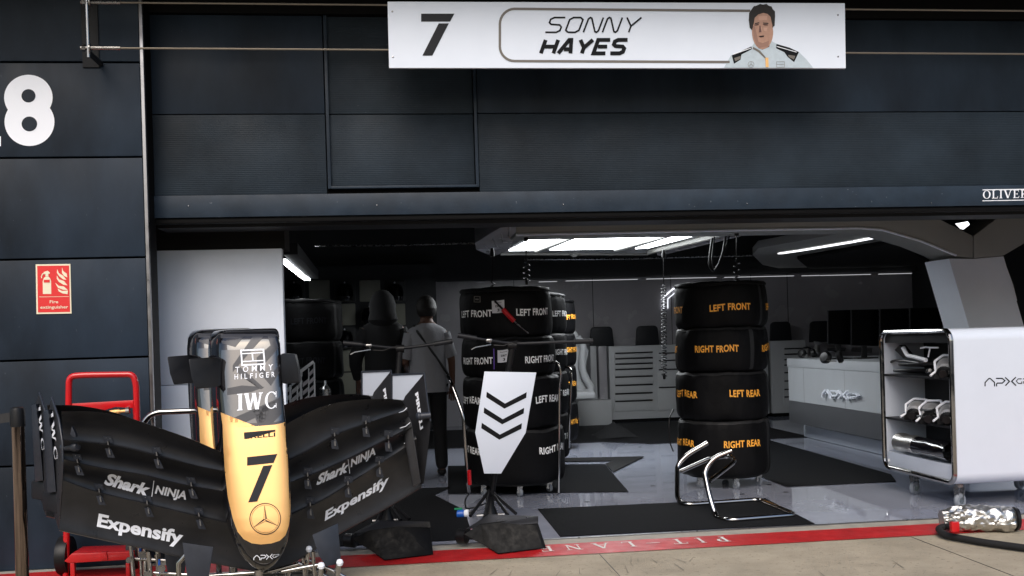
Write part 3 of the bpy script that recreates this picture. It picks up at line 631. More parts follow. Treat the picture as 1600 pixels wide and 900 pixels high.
# ---- desk counter with screens
dk = empty('desk', G(1300, 700), 'long pale grey desk counter with raised logo letters and dark lower band', 'desk')
A0 = G(1256, 683); xd = A0.x; ydb = A0.y+.0; yn = 7.9
b = MB(); b.box((xd, yn, .006), (xd+.9, ydb, XP(1256, 664, xd).z), 'white'); b.build('plinth', dk, bevel=.01)
xu = xd-.22; pT = XP(1231, 560, xu); pB = XP(1231, 658.5, xu); pM = XP(1231, 625, xu)
yb_ = pT.y; ztp = pT.z; zbt = pB.z; zmd = pM.z
zrim = XP(1231, 573, xu).z
b = MB(); b.box((xu, yn, zmd), (xu+1.15, yb_, zrim-.003), 'deskgrey')
for yy in (yb_-.45, yb_-1.5, yb_-2.4): b.box((xu-.0015, yy-.002, zmd), (xu+.01, yy+.002, zrim-.004), 'dim')
b.build('front_panel', dk)
b = MB(); b.box((xu-.004, yn, zbt), (xu+1.15, yb_, zmd-.002), 'deskdark'); b.build('lower_band', dk, bevel=.004)
b = MB(); b.box((xu-.006, yn-.01, zrim), (xu+1.17, yb_+.02, ztp), 'deskgrey'); b.build('desktop', dk, bevel=.006)
l0 = XP(1287.5, 618, xu-.02); l1 = XP(1344, 623, xu-.02)
b = MB()
for vs, fs in logo2d(1.25):
    hw = (l0.y-l1.y); f_ = lambda x, y: Vector((xu-.02, l0.y-hw*x, l0.z-.02+.62*(hw)*y*.9))
    for fc in fs: b.prism([f_(*vs[i]) for i in fc], (-.03, 0, 0), 'letterwhite')
b.build('raised_logo', dk)
zt = ztp
# screens
YM = 10.3
for i, (xa, xb, ya, yb) in enumerate(((1294, 1329, 485, 538), (1330.5, 1373, 484, 540), (1375, 1420, 482.5, 541), (1422, 1474, 481, 543))):
    ym = YM-.12*i
    o = empty('monitor', D((xa+xb)/2, yb, ym), ['black monitor on the desk, first of the row and next to the padded cover', 'black monitor on the desk, second of the row', 'black monitor on the desk, third of the row', 'black monitor on the desk, last of the row, beside the slanting gantry leg'][i], 'monitor', 'black monitors on the desk')
    c4 = [D(xa, ya, ym), D(xb, ya-1, ym), D(xb, yb+1, ym), D(xa, yb, ym)]
    b = MB(); b.prism(c4, (0, .03, 0), 'plastic'); b.build('casing', o, bevel=.004)
    mid = sum(c4, Vector())/4; b = MB(); b.add([mid+(p-mid)*.965+Vector((0, -.002, 0)) for p in c4], [(0, 1, 2, 3)], 'screen'); b.build('screen', o)
    b = MB(); b.box((c4[1].x-.004, ym-.006, c4[2].z), (c4[1].x+.003, ym+.03, c4[1].z), 'steel'); b.build('edge_trim', o)
    b = MB(); b.box((mid.x-.03, ym+.03, zt), (mid.x+.03, ym+.06, mid.z), 'plastic'); b.box((mid.x-.12, ym-.05, zt), (mid.x+.12, ym+.12, zt+.015), 'plastic'); b.build('stand', o, bevel=.003)
def thing1(name, mb, label, cat, group=None, bevel=0): return tag(mb.build(name, bevel=bevel), label, cat, group)
z = lambda x, y: (1270+x/8.18, 530+y/8.18)
b = MB(); b.prism([G(*z(*p), zt+.02) for p in ((180, 100), (420, 108), (415, 155), (185, 145))], (0, 0, .02), 'plastic'); thing1('keyboard', b, 'black keyboard on the desk below the first monitor', 'keyboard', 'keyboards on the desk', .003)
b = MB(); b.prism([G(*z(*p), zt+.02) for p in ((500, 115), (765, 125), (755, 178), (492, 160))], (0, 0, .02), 'plastic'); thing1('keyboard', b, 'black keyboard on the desk below the second monitor', 'keyboard', 'keyboards on the desk', .003)
def headset(px, py, label, s=1.):
    c = G(px, py, zt+.03); o = empty('headset', c, label, 'headset', 'black headsets on the desk')
    for d in (-.07, .07):
        b = MB(); b.lathe([(.02, -.03), (.05*s, -.022), (.055*s, .01), (.04*s, .03), (.01, .034)], c+Vector((d, 0, .03)), (1 if d > 0 else -1, -.5, .3), 'plastic', 18); b.build('ear_cup', o)
    b = MB(); b.tube([c+Vector((.085*cos(t), .03, .03+.07*sin(t))) for t in [radians(k*18) for k in range(11)]], .011, 'plastic', 8); b.build('headband', o)
    b = MB(); b.tube([c+Vector((-.07, -.02, .03)), c+Vector((-.11, -.10, .0)), c+Vector((-.03, -.15, -.005))], .006, 'steel', 8); b.build('microphone', o)
headset(1262, 556, 'black headset at the back left corner of the desk'); headset(1301, 563, 'black headset in front of the first keyboard', 1.15)
b = MB(); c = G(1275, 552, zt); b.lathe([(.05, 0), (.06, .02), (.03, .12), (.06, .16), (.05, .17)], c, (.2, 0, 1), 'foil', 16); thing1('foil_cup', b, 'small crumpled silver object between the two headsets', 'cup')
# ============================================================ TYRES IN BLANKETS
def tyre(cx, cy, z0, h, r, word, colr, phis, label, group, ztx=.5, top=False, seed=0, lh=.058, lw=None, slant=0.):
    o = empty('wrapped_tyre', (cx, cy, z0), label, 'tyre', group)
    vd = Vector((cx, cy, 0)).normalized(); ax = Vector((vd.y, -vd.x, 0))       # ax = rightwards seen from the camera
    def rad(t, a):      # slack fabric: bulging wall, pinched lips, folds
        e = min(t, 1-t)*h; k = 1-.07*exp(-e/.020)-.025*exp(-e/.06)
        n1 = noise.noise(Vector((cos(a)*2.2+seed*3.1, sin(a)*2.2, z0*2+t*1.3)))
        n2 = noise.noise(Vector((cos(a)*7+seed, sin(a)*7, t*3+seed)))
        return r*(k+.026*n1+.012*n2*(1+1.5*exp(-e/.05))+.010*noise.noise(Vector((cos(a)*15, sin(a)*15, seed*2+t*.8)))*exp(-e/.07))
    def pt(a, t, off=0.):
        rr = rad(t, a)+off; sag = .014*noise.noise(Vector((cos(a)*3, sin(a)*3, seed)))
        return Vector((cx, cy, z0+h*t+sag))+(-vd*cos(a)+ax*sin(a))*rr
    b = MB(); nA = 96; ts = [0, .02, .05, .1, .17, .27, .38, .5, .62, .73, .83, .9, .95, .98, 1]
    b.loft([[pt(2*pi*k/nA, t) for k in range(nA)] for t in ts], 'fabric')
    if top:         # loose tucked top of the blanket
        b.loft([[Vector((cx, cy, z0+h-.012+zz+.012*noise.noise(Vector((cos(2*pi*k/48)*3, sin(2*pi*k/48)*3, seed+rr_*4))))) + (-vd*cos(2*pi*k/48)+ax*sin(2*pi*k/48))*r*rr_ for k in range(48)] for rr_, zz in ((.985, 0), (.99, .012), (.95, .026), (.8, .032), (.4, .028), (.05, .022))], 'fabric')
    W = lw or (.365 if 'FRONT' in word and 'RIGHT' in word else .345 if 'FRONT' in word else .335 if 'RIGHT' in word else .29)
    tx = text2d(word, .030, 0, 1.06)
    for ph in phis:
        mf = lambda x, y, off: pt(ph+(x-.5)*W/r, ztx+(y-.5)*lh/h+slant*(x-.5), off+.001)
        decal(b, tx, mf, colr, off=.003, gx=.03)
    for sa in (phis[0]+.785, phis[0]+3.6):     # fastening flap and its stitched edge
        b.grid([[pt(sa+da, t, .0014) for da in (-.05, -.02, .02, .05)] for t in ts[1:-1]], 'strap')
    b.build('blanket', o, smooth=60); b = MB()
    b.loft([[pt(2*pi*k/nA, t, .004) for k in range(nA)] for t in (.945, .95, .985, .99)], 'strap'); b.build('drawcord', o, smooth=60)
    return o, pt
def stack(cx, cy, hs_, r, zb0, words, colr, phs, labels, group, tzs=None, tops=True, seed=0, rs=None, xo=None):
    z = zb0; out = []
    for k in range(4):       # bottom to top
        out.append(tyre(cx+(xo[k] if xo else 0), cy, z, hs_[k]-.004, rs[k] if rs else r, words[k], colr, phs[k], labels[k], group, top=(k == 3 and tops), seed=seed+k, ztx=(tzs[k] if tzs else .5))); z += hs_[k]
    return out
def dolly(cx, cy, r, label, handles=False, cast=((-.9, -.55), (0, -1), (.85, -.5), (.3, .8))):
    o = empty('tyre_dolly', (cx, cy, 0), label, 'dolly', 'tyre dollies on castors')
    b = MB(); b.lathe([(r*.8, .09), (r*.85, .09), (r*.85, .108), (r*.8, .108)], (cx, cy, 0), (0, 0, 1), 'plastic', 24); b.build('base', o)
    for x, y in cast:
        x = cx+x*r*.8; y = cy+y*r*.8; c = None
        b = MB(); b.lathe([(.012, -.012), (.034, -.012), (.036, 0), (.034, .012), (.012, .012)], (x, y, .040), (1, .4, 0), 'rubber', 18); c = b.build('castor', o)
        b = MB(); b.prism([(x-.024, y-.016, .035), (x-.020, y-.016, .09), (x+.025, y-.016, .09), (x+.008, y-.016, .035)], (0, .004, 0), 'steel'); b.prism([(x-.024, y+.014, .035), (x-.020, y+.014, .09), (x+.025, y+.014, .09), (x+.008, y+.014, .035)], (0, .004, 0), 'steel'); b.lathe([(.02, .085), (.02, .094)], (x, y, 0), (0, 0, 1), 'steel', 12)
        b.build('fork', c)
    return o
W4 = ['RIGHT REAR', 'LEFT REAR', 'RIGHT FRONT', 'LEFT FRONT']
P2 = pi/2
grpR = 'wrapped tyres of the orange lettered stack'
z4 = [.107, 0, 0, 0]
tp = ['lowest', 'second from the floor', 'third from the floor', 'topmost']
C1 = (2.715, 8.08)
st = stack(*C1, [.47, .405, .37, .37], .392, .108, W4, 'orange', [(.44, .44-1.5, 2.2), (.53, .53-1.42, 2.1), (-.11, -.11+P2, -.11-P2, 3.), (.22, .22-1.56, .22+1.5, 3.3)],
      ['blanketed tyre printed %s in orange, %s of the nearer orange stack' % (w, t) for w, t in zip(W4, tp)], grpR, tzs=[.60, .56, .52, .44], seed=3, xo=[-.0, -.0, .01, .01])
dolly(*C1, .37, 'castor dolly under the orange lettered stack behind the bent tube frame')
grpL = 'wrapped tyres of the white lettered stack'
C2 = (.895, 8.25)
st2 = stack(*C2, [.455, .435, .33, .40], .40, .108, W4, 'tyrewhite', [(.88, -1.1), (.82, -1.0), (.80, -.78), (.66, -.72)],
      ['blanketed tyre printed %s in white, %s behind the chevron board' % (w, t) for w, t in zip(W4, tp)], grpL, tzs=[.62, .56, .42, .50], seed=11, rs=[.428, .42, .40, .395], xo=[.03, .02, .0, -.015])
dolly(.92, 8.25, .40, 'castor dolly with chrome hoops under the white lettered stack')
for (px, py, ph, so) in ((777, 478, 0, 3), (781, 555, 0, 2)):
    o, pt = st2[so]; h = .11
    ph = asin(max(-1, min(1, (px-788)/74))); q = D(px, py, 7.85); t = (q.z-worldloc(o).z)/(.33 if so == 2 else .40)
    b = MB(); mf = lambda x, y, off: pt(ph+(x-.5)*.10/.385, t+(y-.5)*.105/(.33 if so == 2 else .40), off+.002)
    decal(b, [poly([(0, 0), (1, .02), (1, 1), (.0, .97)])], mf, 'taglabel', off=.003, gx=.2)
    decal(b, xf(text2d('Sonny', .01), (.2, .76), (.8, .77), (0, .12)), mf, 'ink', off=.005); decal(b, xf(text2d('DRY', .03), (.28, .46), (.75, .47), (0, .16)), mf, 'ink', off=.005)
    decal(b, xf(text2d('3', .03), (.42, .12), (.60, .12), (0, .22)), mf, 'ink', off=.005)
    b.build('paper_tag', o)
o, pt = st2[3]; b = MB(); mf = lambda x, y, off: pt(-.62+(x-.5)*.06/.385, .80+(y-.5)*.045/.4, off+.002)
decal(b, [ribbon([(0, 0), (1, 0), (1, 1), (0, 1)], .12, True), ribbon([(.2, .5), (.8, .5)], .3)], mf, 'greige', off=.003); b.build('emblem', o)
b = MB(); a = D(773, 470, 7.84); c = D(806, 505, 7.82); b.tube([a, a+(c-a)*.4], .008, 'plastic', 8); b.tube([a+(c-a)*.38, a+(c-a)*.92], .020, 'red', 10); b.tube([c-(c-a)*.08, D(826, 521, 7.80)], .006, 'steel', 8)
thing1('temperature_probe', b, 'red handled probe pushed across the paper tag of the top white lettered tyre', 'probe')
b = MB(); b.tube([D(771.5, 545, 7.83), D(772, 560, 7.82), D(772, 577, 7.82)], .005, 'purple', 8); thing1('cord', b, 'short purple cord hanging beside the lower paper tag', 'cord')
grpB = 'wrapped tyres of the dark stacks further back'
for (cx, cy, col_, zz, xx, who, seed, top_) in ((D(829, 600, 9.75).x, 9.75, 'tyrewhite', 0, 0, 'white lettered stack half hidden further back', 21, True), (D(851, 600, 11.35).x, 11.35, 'orange', 0, 0, 'farthest stack, with orange lettering', 31, True)):
    stack(cx, cy, [.45, .42, .38, .38], .385, .108, W4, col_, [(1.05, -1), (.95, -1), (1.1, -1), (1.1, -1)], ['tyre %s of the %s' % (t, who) for t in tp], grpB, seed=seed, tops=top_)
    dolly(cx, cy, .36, 'castor dolly under the '+who)
dk_ = D(470, 500, 9.6)
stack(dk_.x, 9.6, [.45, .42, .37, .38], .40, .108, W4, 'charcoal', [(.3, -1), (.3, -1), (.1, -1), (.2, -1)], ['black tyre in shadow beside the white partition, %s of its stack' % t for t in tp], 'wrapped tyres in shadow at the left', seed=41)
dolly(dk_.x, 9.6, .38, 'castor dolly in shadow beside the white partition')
# chrome hoops around the white lettered stack
def hoop(pts, r, label, nm='dolly_handle', m='chrome', fil=.05, extra=None):
    b = MB(); b.tube([D(*p) for p in pts], r, m, 12, fil=fil)
    o = b.build(nm); tag(o, label, 'handle', 'chrome handles around the tyre dollies'); return o
hoop([(700, 588, 7.9), (705, 597, 7.7), (724, 650, 7.6), (727, 700, 7.6), (731, 752, 7.6), (733, 768, 7.8)], .014, 'long chrome handle rod left of the chevron board')
hoop([(858, 566, 7.95), (873, 566, 7.85), (877, 585, 7.85), (874, 604, 7.9), (873, 770, 7.95)], .011, 'chrome hoop at the right side of the white lettered stack')
hoop([(884, 573, 9.5), (893, 577, 9.35), (892, 606, 9.35), (888, 700, 9.4)], .014, 'chrome hoop of the stack further back, next to the moulded seat')
b = MB(); b.tube([D(733, 735, 7.58), D(734, 757, 7.6)], .016, 'red', 10); thing1('strap', b, 'small red strap hanging at the foot of the long chrome handle rod', 'strap')
for i, pts in enumerate((((735, 768, 7.9), (726, 782, 7.6), (728, 800, 7.4), (745, 792, 7.35), (775, 780, 7.6)), ((1052, 640, 8.1), (1045, 655, 8.0), (1046, 690, 8.0), (1052, 705, 8.05)), ((900, 648, 11.0), (905, 660, 11.0), (903, 672, 11.0)))):
    b = MB(); q = [D(*p) for p in pts]
    for v in q: v.z = max(v.z, .014)
    b.tube(q, .006, 'plastic', 8, fil=.08); thing1('power_lead', b, ['thin black lead trailing to the blue plug on the mat', 'thin black lead at the left side of the orange lettered stack', 'thin black lead looped beside the far dark stack'][i], 'cable', 'thin black leads')

# ============================================================ PIT JACKS with handlebars
def jack(key, bar, stem, board, plate, names):
    o = empty('pit_jack', G(*key), names, 'jack', 'front jacks with handlebars and carbon foot')
    b = MB(); b.tube([D(*p) for p in bar], .011, 'mattblack', 12, fil=.1); b.build('handlebar', o)
    for e0, e1 in ((0, 1), (-1, -2)):
        a = D(*bar[e0]); c = D(*bar[e1]); d = (c-a).normalized(); b = MB(); b.tube([a-d*.004, a+d*.13], .018, 'mattblack', 12); b.build('grip', o)
    a = D(*bar[1]); c = D(*bar[2]); d = (c-a); p = a+d*.25
    b = MB(); b.tube([p, p+Vector((.01, -.02, -.03)), p+Vector((-.10, -.05, -.045)), p+Vector((-.13, -.05, -.06))], .006, 'steel', 8); b.lathe([(.015, -.02), (.018, 0), (.015, .02)], p, (1, 0, 0), 'steel', 12)
    b.tube([p+Vector((.03, -.02, -.035)), p+Vector((.1, -.03, -.04)), p+Vector((.2, -.0, -.01))], .004, 'plastic', 6); b.build('brake_lever', o)
    b = MB(); b.tube([D(*p) for p in stem], .022, 'plastic', 12); s0 = D(*stem[0]); b.lathe([(.03, -.03), (.03, .03)], s0, (1, 0, 0), 'plastic', 12); b.build('stem', o)
    # foot: folded carbon ramp
    q = [G(*p) for p in plate]
    b = MB()
    tl, rl_, rr_, tr = q[0], q[1], q[2], q[3]      # top-left, top ridge, top-right / ridge-right ...
    def pan(pts, m): b.prism(pts, (0, .006, -.006), m)
    low = q[4:]; b.prism(low, (0, .008, -.004), 'carbonwet'); b.prism([q[0], q[1], q[2], q[3]], (0, .012, 0), 'carbon')
    b.build('foot_plate', o, bevel=.003)
    b = MB(); e = G(plate[0][0]-5, plate[0][1]+11, .07); b.lathe([(.03, -.03), (.045, -.03), (.045, .03), (.03, .035)], e, (.8, -.5, 0), 'plastic', 18); b.build('end_cap', o)
    f = D(*stem[-1]); b = MB()
    for dx in (-.16, .16, -.06, .1): b.tube([f+Vector((0, 0, .12)), Vector((f.x+dx, f.y-.28+abs(dx)*.4, .09))], .012, 'plastic', 8)
    b.lathe([(.05, 0), (.06, .02), (.03, .1), (.03, .16)], Vector((f.x, f.y, .02)), (0, 0, 1), 'plastic', 14); b.tube([Vector((f.x-.1, f.y, .05)), Vector((f.x+.1, f.y, .05))], .012, 'steel', 8)
    b.build('linkage', o)
    if board:
        yb = board; P_ = lambda l: [D(x, y, yb+(.0)) for x, y in l]
        b = MB(); b.prism(P_([(757, 580.5), (838, 582), (821.5, 676), (783, 740), (756.5, 740), (742.5, 676)]), (0, .010, 0), 'white', 'plastic')
        fm = facade(yb)
        for lx, ax_, rx, ty, ay, tk in ((760.5, 789, 823, 612, 630.5, 9.5), (756.5, 785.5, 819, 636.5, 655, 9.5), (752.8, 781, 815.5, 660.5, 679, 9.5)):
            decal(b, [poly([(lx, ty), (ax_, ay), (rx, ty+.7), (rx-.8, ty+tk), (ax_-.9, ay+tk-1.5), (lx-.9, ty+tk-1)])], fm, 'ink', off=.0015)
        b.build('chevron_board', o, bevel=.0015)
        b = MB(); b.box((D(770, 590, yb).x, yb+.012, D(770, 700, yb).z), (D(805, 590, yb).x, yb+.05, D(770, 590, yb).z), 'plastic'); b.build('board_bracket', o)
    return o
j2 = jack((780, 800, 0), [(716, 524, 6.75), (752, 530, 6.75), (800, 537.5, 6.8), (862, 535, 6.75), (925, 533, 6.75)], [(800, 540, 6.8), (786, 640, 6.85), (766, 792, 6.9)], 6.66,
     [(728, 827, .13), (764, 804, .19), (841, 806.5, .19), (841, 818, .15), (724, 835, .10), (752, 818, .165), (800, 812.5, .17), (841, 818, .15), (853.5, 856, .01), (778, 865, .012), (758, 852, .02)], 'handlebar jack with the white chevron board and scuffed carbon foot')
j1 = jack((600, 810, 0), [(537, 536, 6.95), (560, 538, 6.95), (625, 545, 7.0), (676, 538, 6.95), (706, 533, 6.95)], [(625, 545, 7.0), (618, 640, 7.0), (604, 806, 6.9)], None,
     [(553, 833, .14), (590, 813, .19), (671, 816, .19), (672, 824, .15), (550, 842, .10), (577, 829, .165), (620, 822.5, .17), (672, 824, .15), (677, 866, .01), (601, 875, .012), (583, 862, .02)], 'handlebar jack behind the wing tip with a low scuffed carbon foot')
b = MB(); c = G(724, 803, .03); b.lathe([(.02, -.05), (.032, -.04), (.032, .0), (.026, .01)], c, (1, -.3, .1), 'blue', 16); b.lathe([(.026, .01), (.03, .02), (.03, .04), (.02, .045)], c, (1, -.3, .1), 'letterwhite', 16); b.lathe([(.014, .045), (.012, .08)], c, (1, -.3, .1), 'plastic', 12); thing1('power_plug', b, 'blue and white round plug lying on the black mat by the jack foot', 'plug')
b = MB(); c = G(716, 796, .012); b.box((c.x-.03, c.y-.01, c.z-.006), (c.x+.03, c.y+.01, c.z+.012), 'green'); b.build; thing1('connector', b, 'tiny green connector beside the blue plug', 'connector', bevel=.003)

# ============================================================ BENT TUBE FRAME
tf = empty('tube_frame', (2.45, 6.9, 0), 'bent chrome tube frame standing on the front mat', 'frame')
zz = lambda x, y: (900+x/3.4625, 640+y/3.4625)
f1 = G(*zz(825, 600), .02); f2 = G(*zz(1190, 570), .02); f3 = G(*zz(990, 487), .02); f4 = G(*zz(600, 515), .02)
def up(x, y, base): q = D(*zz(x, y), base); return q
b = MB(); b.tube([up(842, 222, 6.78), up(745, 262, 6.80), up(693, 330, 6.80), up(722, 470, 6.68), up(760, 590, 6.60), f1, f2, f3, f4, up(548, 490, 7.2), up(548, 300, 7.4), up(600, 245, 7.4), up(712, 180, 7.38)], .019, 'chrome', 16, fil=.075)
b.build('main_tube', tf)
b = MB(); b.tube([up(565, 335, 7.4), up(730, 262, 7.3), up(828, 250, 7.2), up(862, 280, 7.0), up(720, 390, 6.76)], .017, 'chrome', 14, fil=.05); b.build('cross_tube', tf)

# ============================================================ WHITE SHELF TROLLEY
ct = empty('shelf_trolley', (4.3, 6.8, 0), 'white rounded shelf trolley with chrome edged opening full of wheel guns', 'trolley')
xc0, xc1, ya_, yb2, za_, zb2, rc = 3.845, 4.95, 6.43, 7.45, .175, 1.285, .085
def rr(y0, y1, z0, z1, r, n=8):
    out = []
    for cy, cz, a0 in ((y1-r, z1-r, 0), (y0+r, z1-r, 90), (y0+r, z0+r, 180), (y1-r, z0+r, 270)):
        out += [(cy+r*cos(radians(a0+90*k/n)), cz+r*sin(radians(a0+90*k/n))) for k in range(n+1)]
    return out
b = MB(); oR = rr(ya_, yb2, za_, zb2, rc); iR = rr(ya_+.025, yb2-.025, za_+.025, zb2-.025, rc-.02)
rings = [[Vector((xc1, y, z)) for y, z in oR], [Vector((xc0+.008, y, z)) for y, z in oR], [Vector((xc0+.006, y, z)) for y, z in iR], [Vector((xc1-.05, y, z)) for y, z in iR]]
b.loft(rings, 'white'); fm = lambda px, py, off: D(px, py, ya_)+Vector((0, -off, 0))
lz = lambda vs: [(1520+(272+x*1036)/15, 560+(655-y*1036)/15) for x, y in vs]
decal(b, [(lz(vs), fs) for vs, fs in logo2d()], fm, 'ink', off=.0015)
b.build('body', ct)
b = MB(); ring_ = [Vector((xc0, y, z)) for y, z in rr(ya_+.012, yb2-.012, za_+.012, zb2-.012, rc-.01)]
rgs = []
n = len(ring_)
for i in range(n+1):
    p = ring_[i % n]; a = ring_[(i-1) % n]; c = ring_[(i+1) % n]
    t = (c-a).normalized(); s_ = t.cross(Vector((1, 0, 0))).normalized()
    rgs.append([p+(Vector((1, 0, 0))*cos(q)+s_*sin(q))*.019 for q in [2*pi*k/10 for k in range(10)]])
b.grid(rgs, 'chrome', True); b.build('edge_tube', ct)
SH = []
for k, z_ in enumerate((XP(1383, 584, xc0).z, XP(1383, 651, xc0).z)):
    pass
zs1 = D(1383, 584, 7.42).z; zs2 = D(1383, 651, 7.42).z; zs3 = .315
for z_ in (zs1, zs2):
    b = MB(); b.box((xc0+.012, ya_+.026, z_-.018), (xc1-.06, yb2-.026, z_), 'mattblack'); b.build('shelf', ct, bevel=.002)
b = MB(); b.box((xc0+.004, ya_+.05, za_+.03), (xc1-.06, yb2-.05, zs3), 'white'); b.build('bottom_shelf', ct, bevel=.004)
b = MB(); b.box((xc0+.02, ya_+.03, zb2-.10), (xc1-.06, yb2-.03, zb2-.03), 'mattblack'); b.build('top_liner', ct)
b = MB(); b.box((xc0+.35, ya_+.028, za_+.03), (xc0+.37, yb2-.028, zb2-.03), 'mattblack'); b.build('divider', ct)
for (x, y) in ((3.93, 6.53), (3.93, 7.14), (4.50, 6.56), (4.80, 7.14)):
    b = MB(); b.lathe([(.014, -.016), (.046, -.016), (.052, 0), (.046, .016), (.014, .016)], (x, y, .053), (.4, -1, 0), 'rubber', 24); b.lathe([(.001, -.018), (.024, -.018), (.024, .018), (.001, .018)], (x, y, .053), (.4, -1, 0), 'steel', 16); c_ = b.build('castor', ct)
    b = MB()
    for d in (-.022, .020): b.prism([(x+d, y+.03, .045), (x+d, y+.045, .15), (x+d, y-.035, .15), (x+d, y-.01, .045)], (.003, 0, 0), 'steel')
    b.lathe([(.03, .15), (.03, .172)], (x, y, 0), (0, 0, 1), 'steel', 16); b.build('fork', c_)
# wheel guns: body, foil wrap, guard frame, handle
def wheel_gun(loc, rot, label):
    o = empty('wheel_gun', (0, 0, 0), label, 'wheel gun', 'wheel guns lying in the shelf trolley')
    b = MB(); b.lathe([(.02, -.13), (.045, -.12), (.05, -.06), (.05, .0), (.04, .03)], (0, 0, .055), (0, 1, .1), 'plastic', 20); b.build('motor', o)
    b = MB(); pr = [(.030, -.125), (.046, -.12), (.058, -.07), (.062, -.04), (.060, 0), (.066, .03), (.058, .07), (.05, .10), (.03, .11)]
    b.lathe(pr, (0, .0, .058), (0, 1, .1), 'wrap', 22); b.build('foil_wrap', o)
    b = MB(); b.tube([(0, .02, .05), (.06, .0, .02), (.17, -.02, -.0)], .018, 'plastic', 10); b.build('handle', o)
    b = MB(); b.tube([(-.075, -.13, .015), (-.055, -.09, .035), (-.075, -.03, .085), (-.03, -.02, .126), (.05, -.03, .128), (.06, -.06, .10)], .0070, 'letterwhite', 8, fil=.008); b.prism([(-.07, -.09, .04), (-.05, -.14, .0), (-.01, -.14, .0), (-.02, -.08, .05)], (.0, .02, .0), 'plastic'); b.build('guard', o)
    b = MB(); b.lathe([(.015, -.17), (.024, -.17), (.024, -.12), (.015, -.11)], (0, 0, .05), (0, 1, .1), 'plastic', 16); b.build('socket', o)
    return o
wg = wheel_gun(None, None, 'wheel gun with white guard on the upper shelf of the white trolley')
wg.location = (xc0+.15, 6.74, zs1+.0); wg.rotation_euler = (.1, .1, -.7); wg.scale = (1.25, 1.25, 1.25)
spots_ = [((xc0+.12, 7.12, zs2+.0), (.0, .1, -.75), 'wheel gun on the middle shelf of the trolley, deepest of the three'), ((xc0+.13, 6.92, zs2+.0), (.05, .0, -.7), 'wheel gun on the middle shelf of the trolley, between two others'), ((xc0+.14, 6.72, zs2+.0), (.0, .1, -.65), 'wheel gun on the middle shelf of the trolley, nearest to the front face')]
for l, r_, lab in spots_:
    c = copy_tree(wg); c.location = l; c.rotation_euler = r_; c['label'] = lab
b = MB(); X_ = xc0+.07; zq = lambda x, y: XP(1370+x/4.5, 520+y/4.5, X_)
b.tube([zq(185, 105), zq(215, 160), zq(265, 170), zq(345, 192)], .016, 'letterwhite', 10, fil=.02); b.prism([zq(*p) for p in ((125, 120), (160, 85), (225, 165), (185, 178))], (.05, 0, 0), 'plastic'); b.tube([zq(90, 208), zq(130, 195), zq(200, 198), zq(300, 212)], .010, 'plastic', 8)
b.tube([zq(310, 108), zq(345, 100), zq(375, 104), zq(430, 104)], .007, 'letterwhite', 8); b.tube([zq(375, 104), zq(362, 170)], .006, 'letterwhite', 8)
thing1('stand_arm', b, 'black and white bent arm with square pad on the upper trolley shelf', 'arm', bevel=0)
for k_, (z_, y0_, lab) in enumerate(((zs2, 6.62, 'black air hose curled among the wheel guns on the middle trolley shelf'), (zs1, 6.66, 'black air hose curled behind the bent arm on the upper trolley shelf'))):
    b = MB(); b.tube([Vector((xc0+.12+.12*cos(a*.9+k_), y0_+.36+.26*sin(a), z_+.016+.022*a/3)) for a in [i*.33 for i in range(40)]], .012, 'plastic', 8)
    b.lathe([(.018, 0), (.022, .01), (.022, .06), (.014, .07)], (xc0+.06, y0_+.2, z_+.03), (-.3, -1, .2), 'steel', 14); thing1('air_hose', b, lab, 'hose', 'black air hoses in the shelf trolley')
# foil sleeve at the bottom
b = MB(); rg = []
p0 = Vector((xc0+.05, 7.28, zs3+.085)); p1 = Vector((xc0+.05, 6.55, zs3+.085))
for k in range(14):
    t = k/13; c = p0.lerp(p1, t); rg.append([c+Vector((.075*cos(q)*(1+.12*noise.noise(Vector((t*9, cos(q)*2, sin(q)*2)))), 0, .07*sin(q)*(1+.2*noise.noise(Vector((t*8, sin(q)*2, 3)))))) for q in [2*pi*j/24 for j in range(24)]])
b.grid(rg[:6], 'foil', True); b.grid(rg[5:], 'gloss', True); thing1('foil_sleeve', b, 'silver and black wrapped tube lying on the bottom shelf of the trolley', 'sleeve')
b = MB(); b.prism([(xc0+.12, 6.50, zs3), (xc0+.12, 6.80, zs3), (xc0+.12, 6.74, zs3+.2), (xc0+.12, 6.66, zs3+.25), (xc0+.12, 6.50, zs3+.25)], (.2, 0, 0), 'darkcloth'); thing1('folded_bag', b, 'black bag wedged behind the wrapped tube on the bottom trolley shelf', 'bag', bevel=.02)

# ============================================================ FOIL BUNDLE AND HOSE
b = MB(); a = Vector((3.36, 5.80, .085)); c = Vector((3.80, 5.70, .078)); rg = []; ax_ = (c-a).normalized(); sd = ax_.cross(Vector((0, 0, 1)))
for k in range(46):
    t = k/45; rad_ = (.055+.03*min(1, t*5))*(1-.5*max(0, t-.93)/.07); row = []
    for j in range(56):
        q = 2*pi*j/56; P_ = Vector((t*6, cos(q)*1.6, sin(q)*1.6)); r1 = abs(noise.noise(P_*1.1)); r2 = abs(noise.noise(P_*2.6+Vector((5, 1, 2)))); k_ = 1+.30*r1-.16*r2*(1+1.2*(t < .25))+.10*noise.noise(P_*.9+Vector((9, 9, 2)))
        v = a.lerp(c, t)+(sd*cos(q)+Vector((0, 0, 1))*sin(q)*.93)*rad_*k_; v.z = max(v.z, .006); row.append(v)
    rg.append(row)
b.loft(rg, 'foil'); ob = thing1('foil_bundle', b, 'crumpled silver foil bundle lying on the red line', 'bundle')
fb = MB(); fb.lathe([(.055, 0), (.074, .004), (.07, .022), (.05, .025)], c-ax_*.012, ax_, 'plastic', 24); e = fb.build('end_ring', ob)
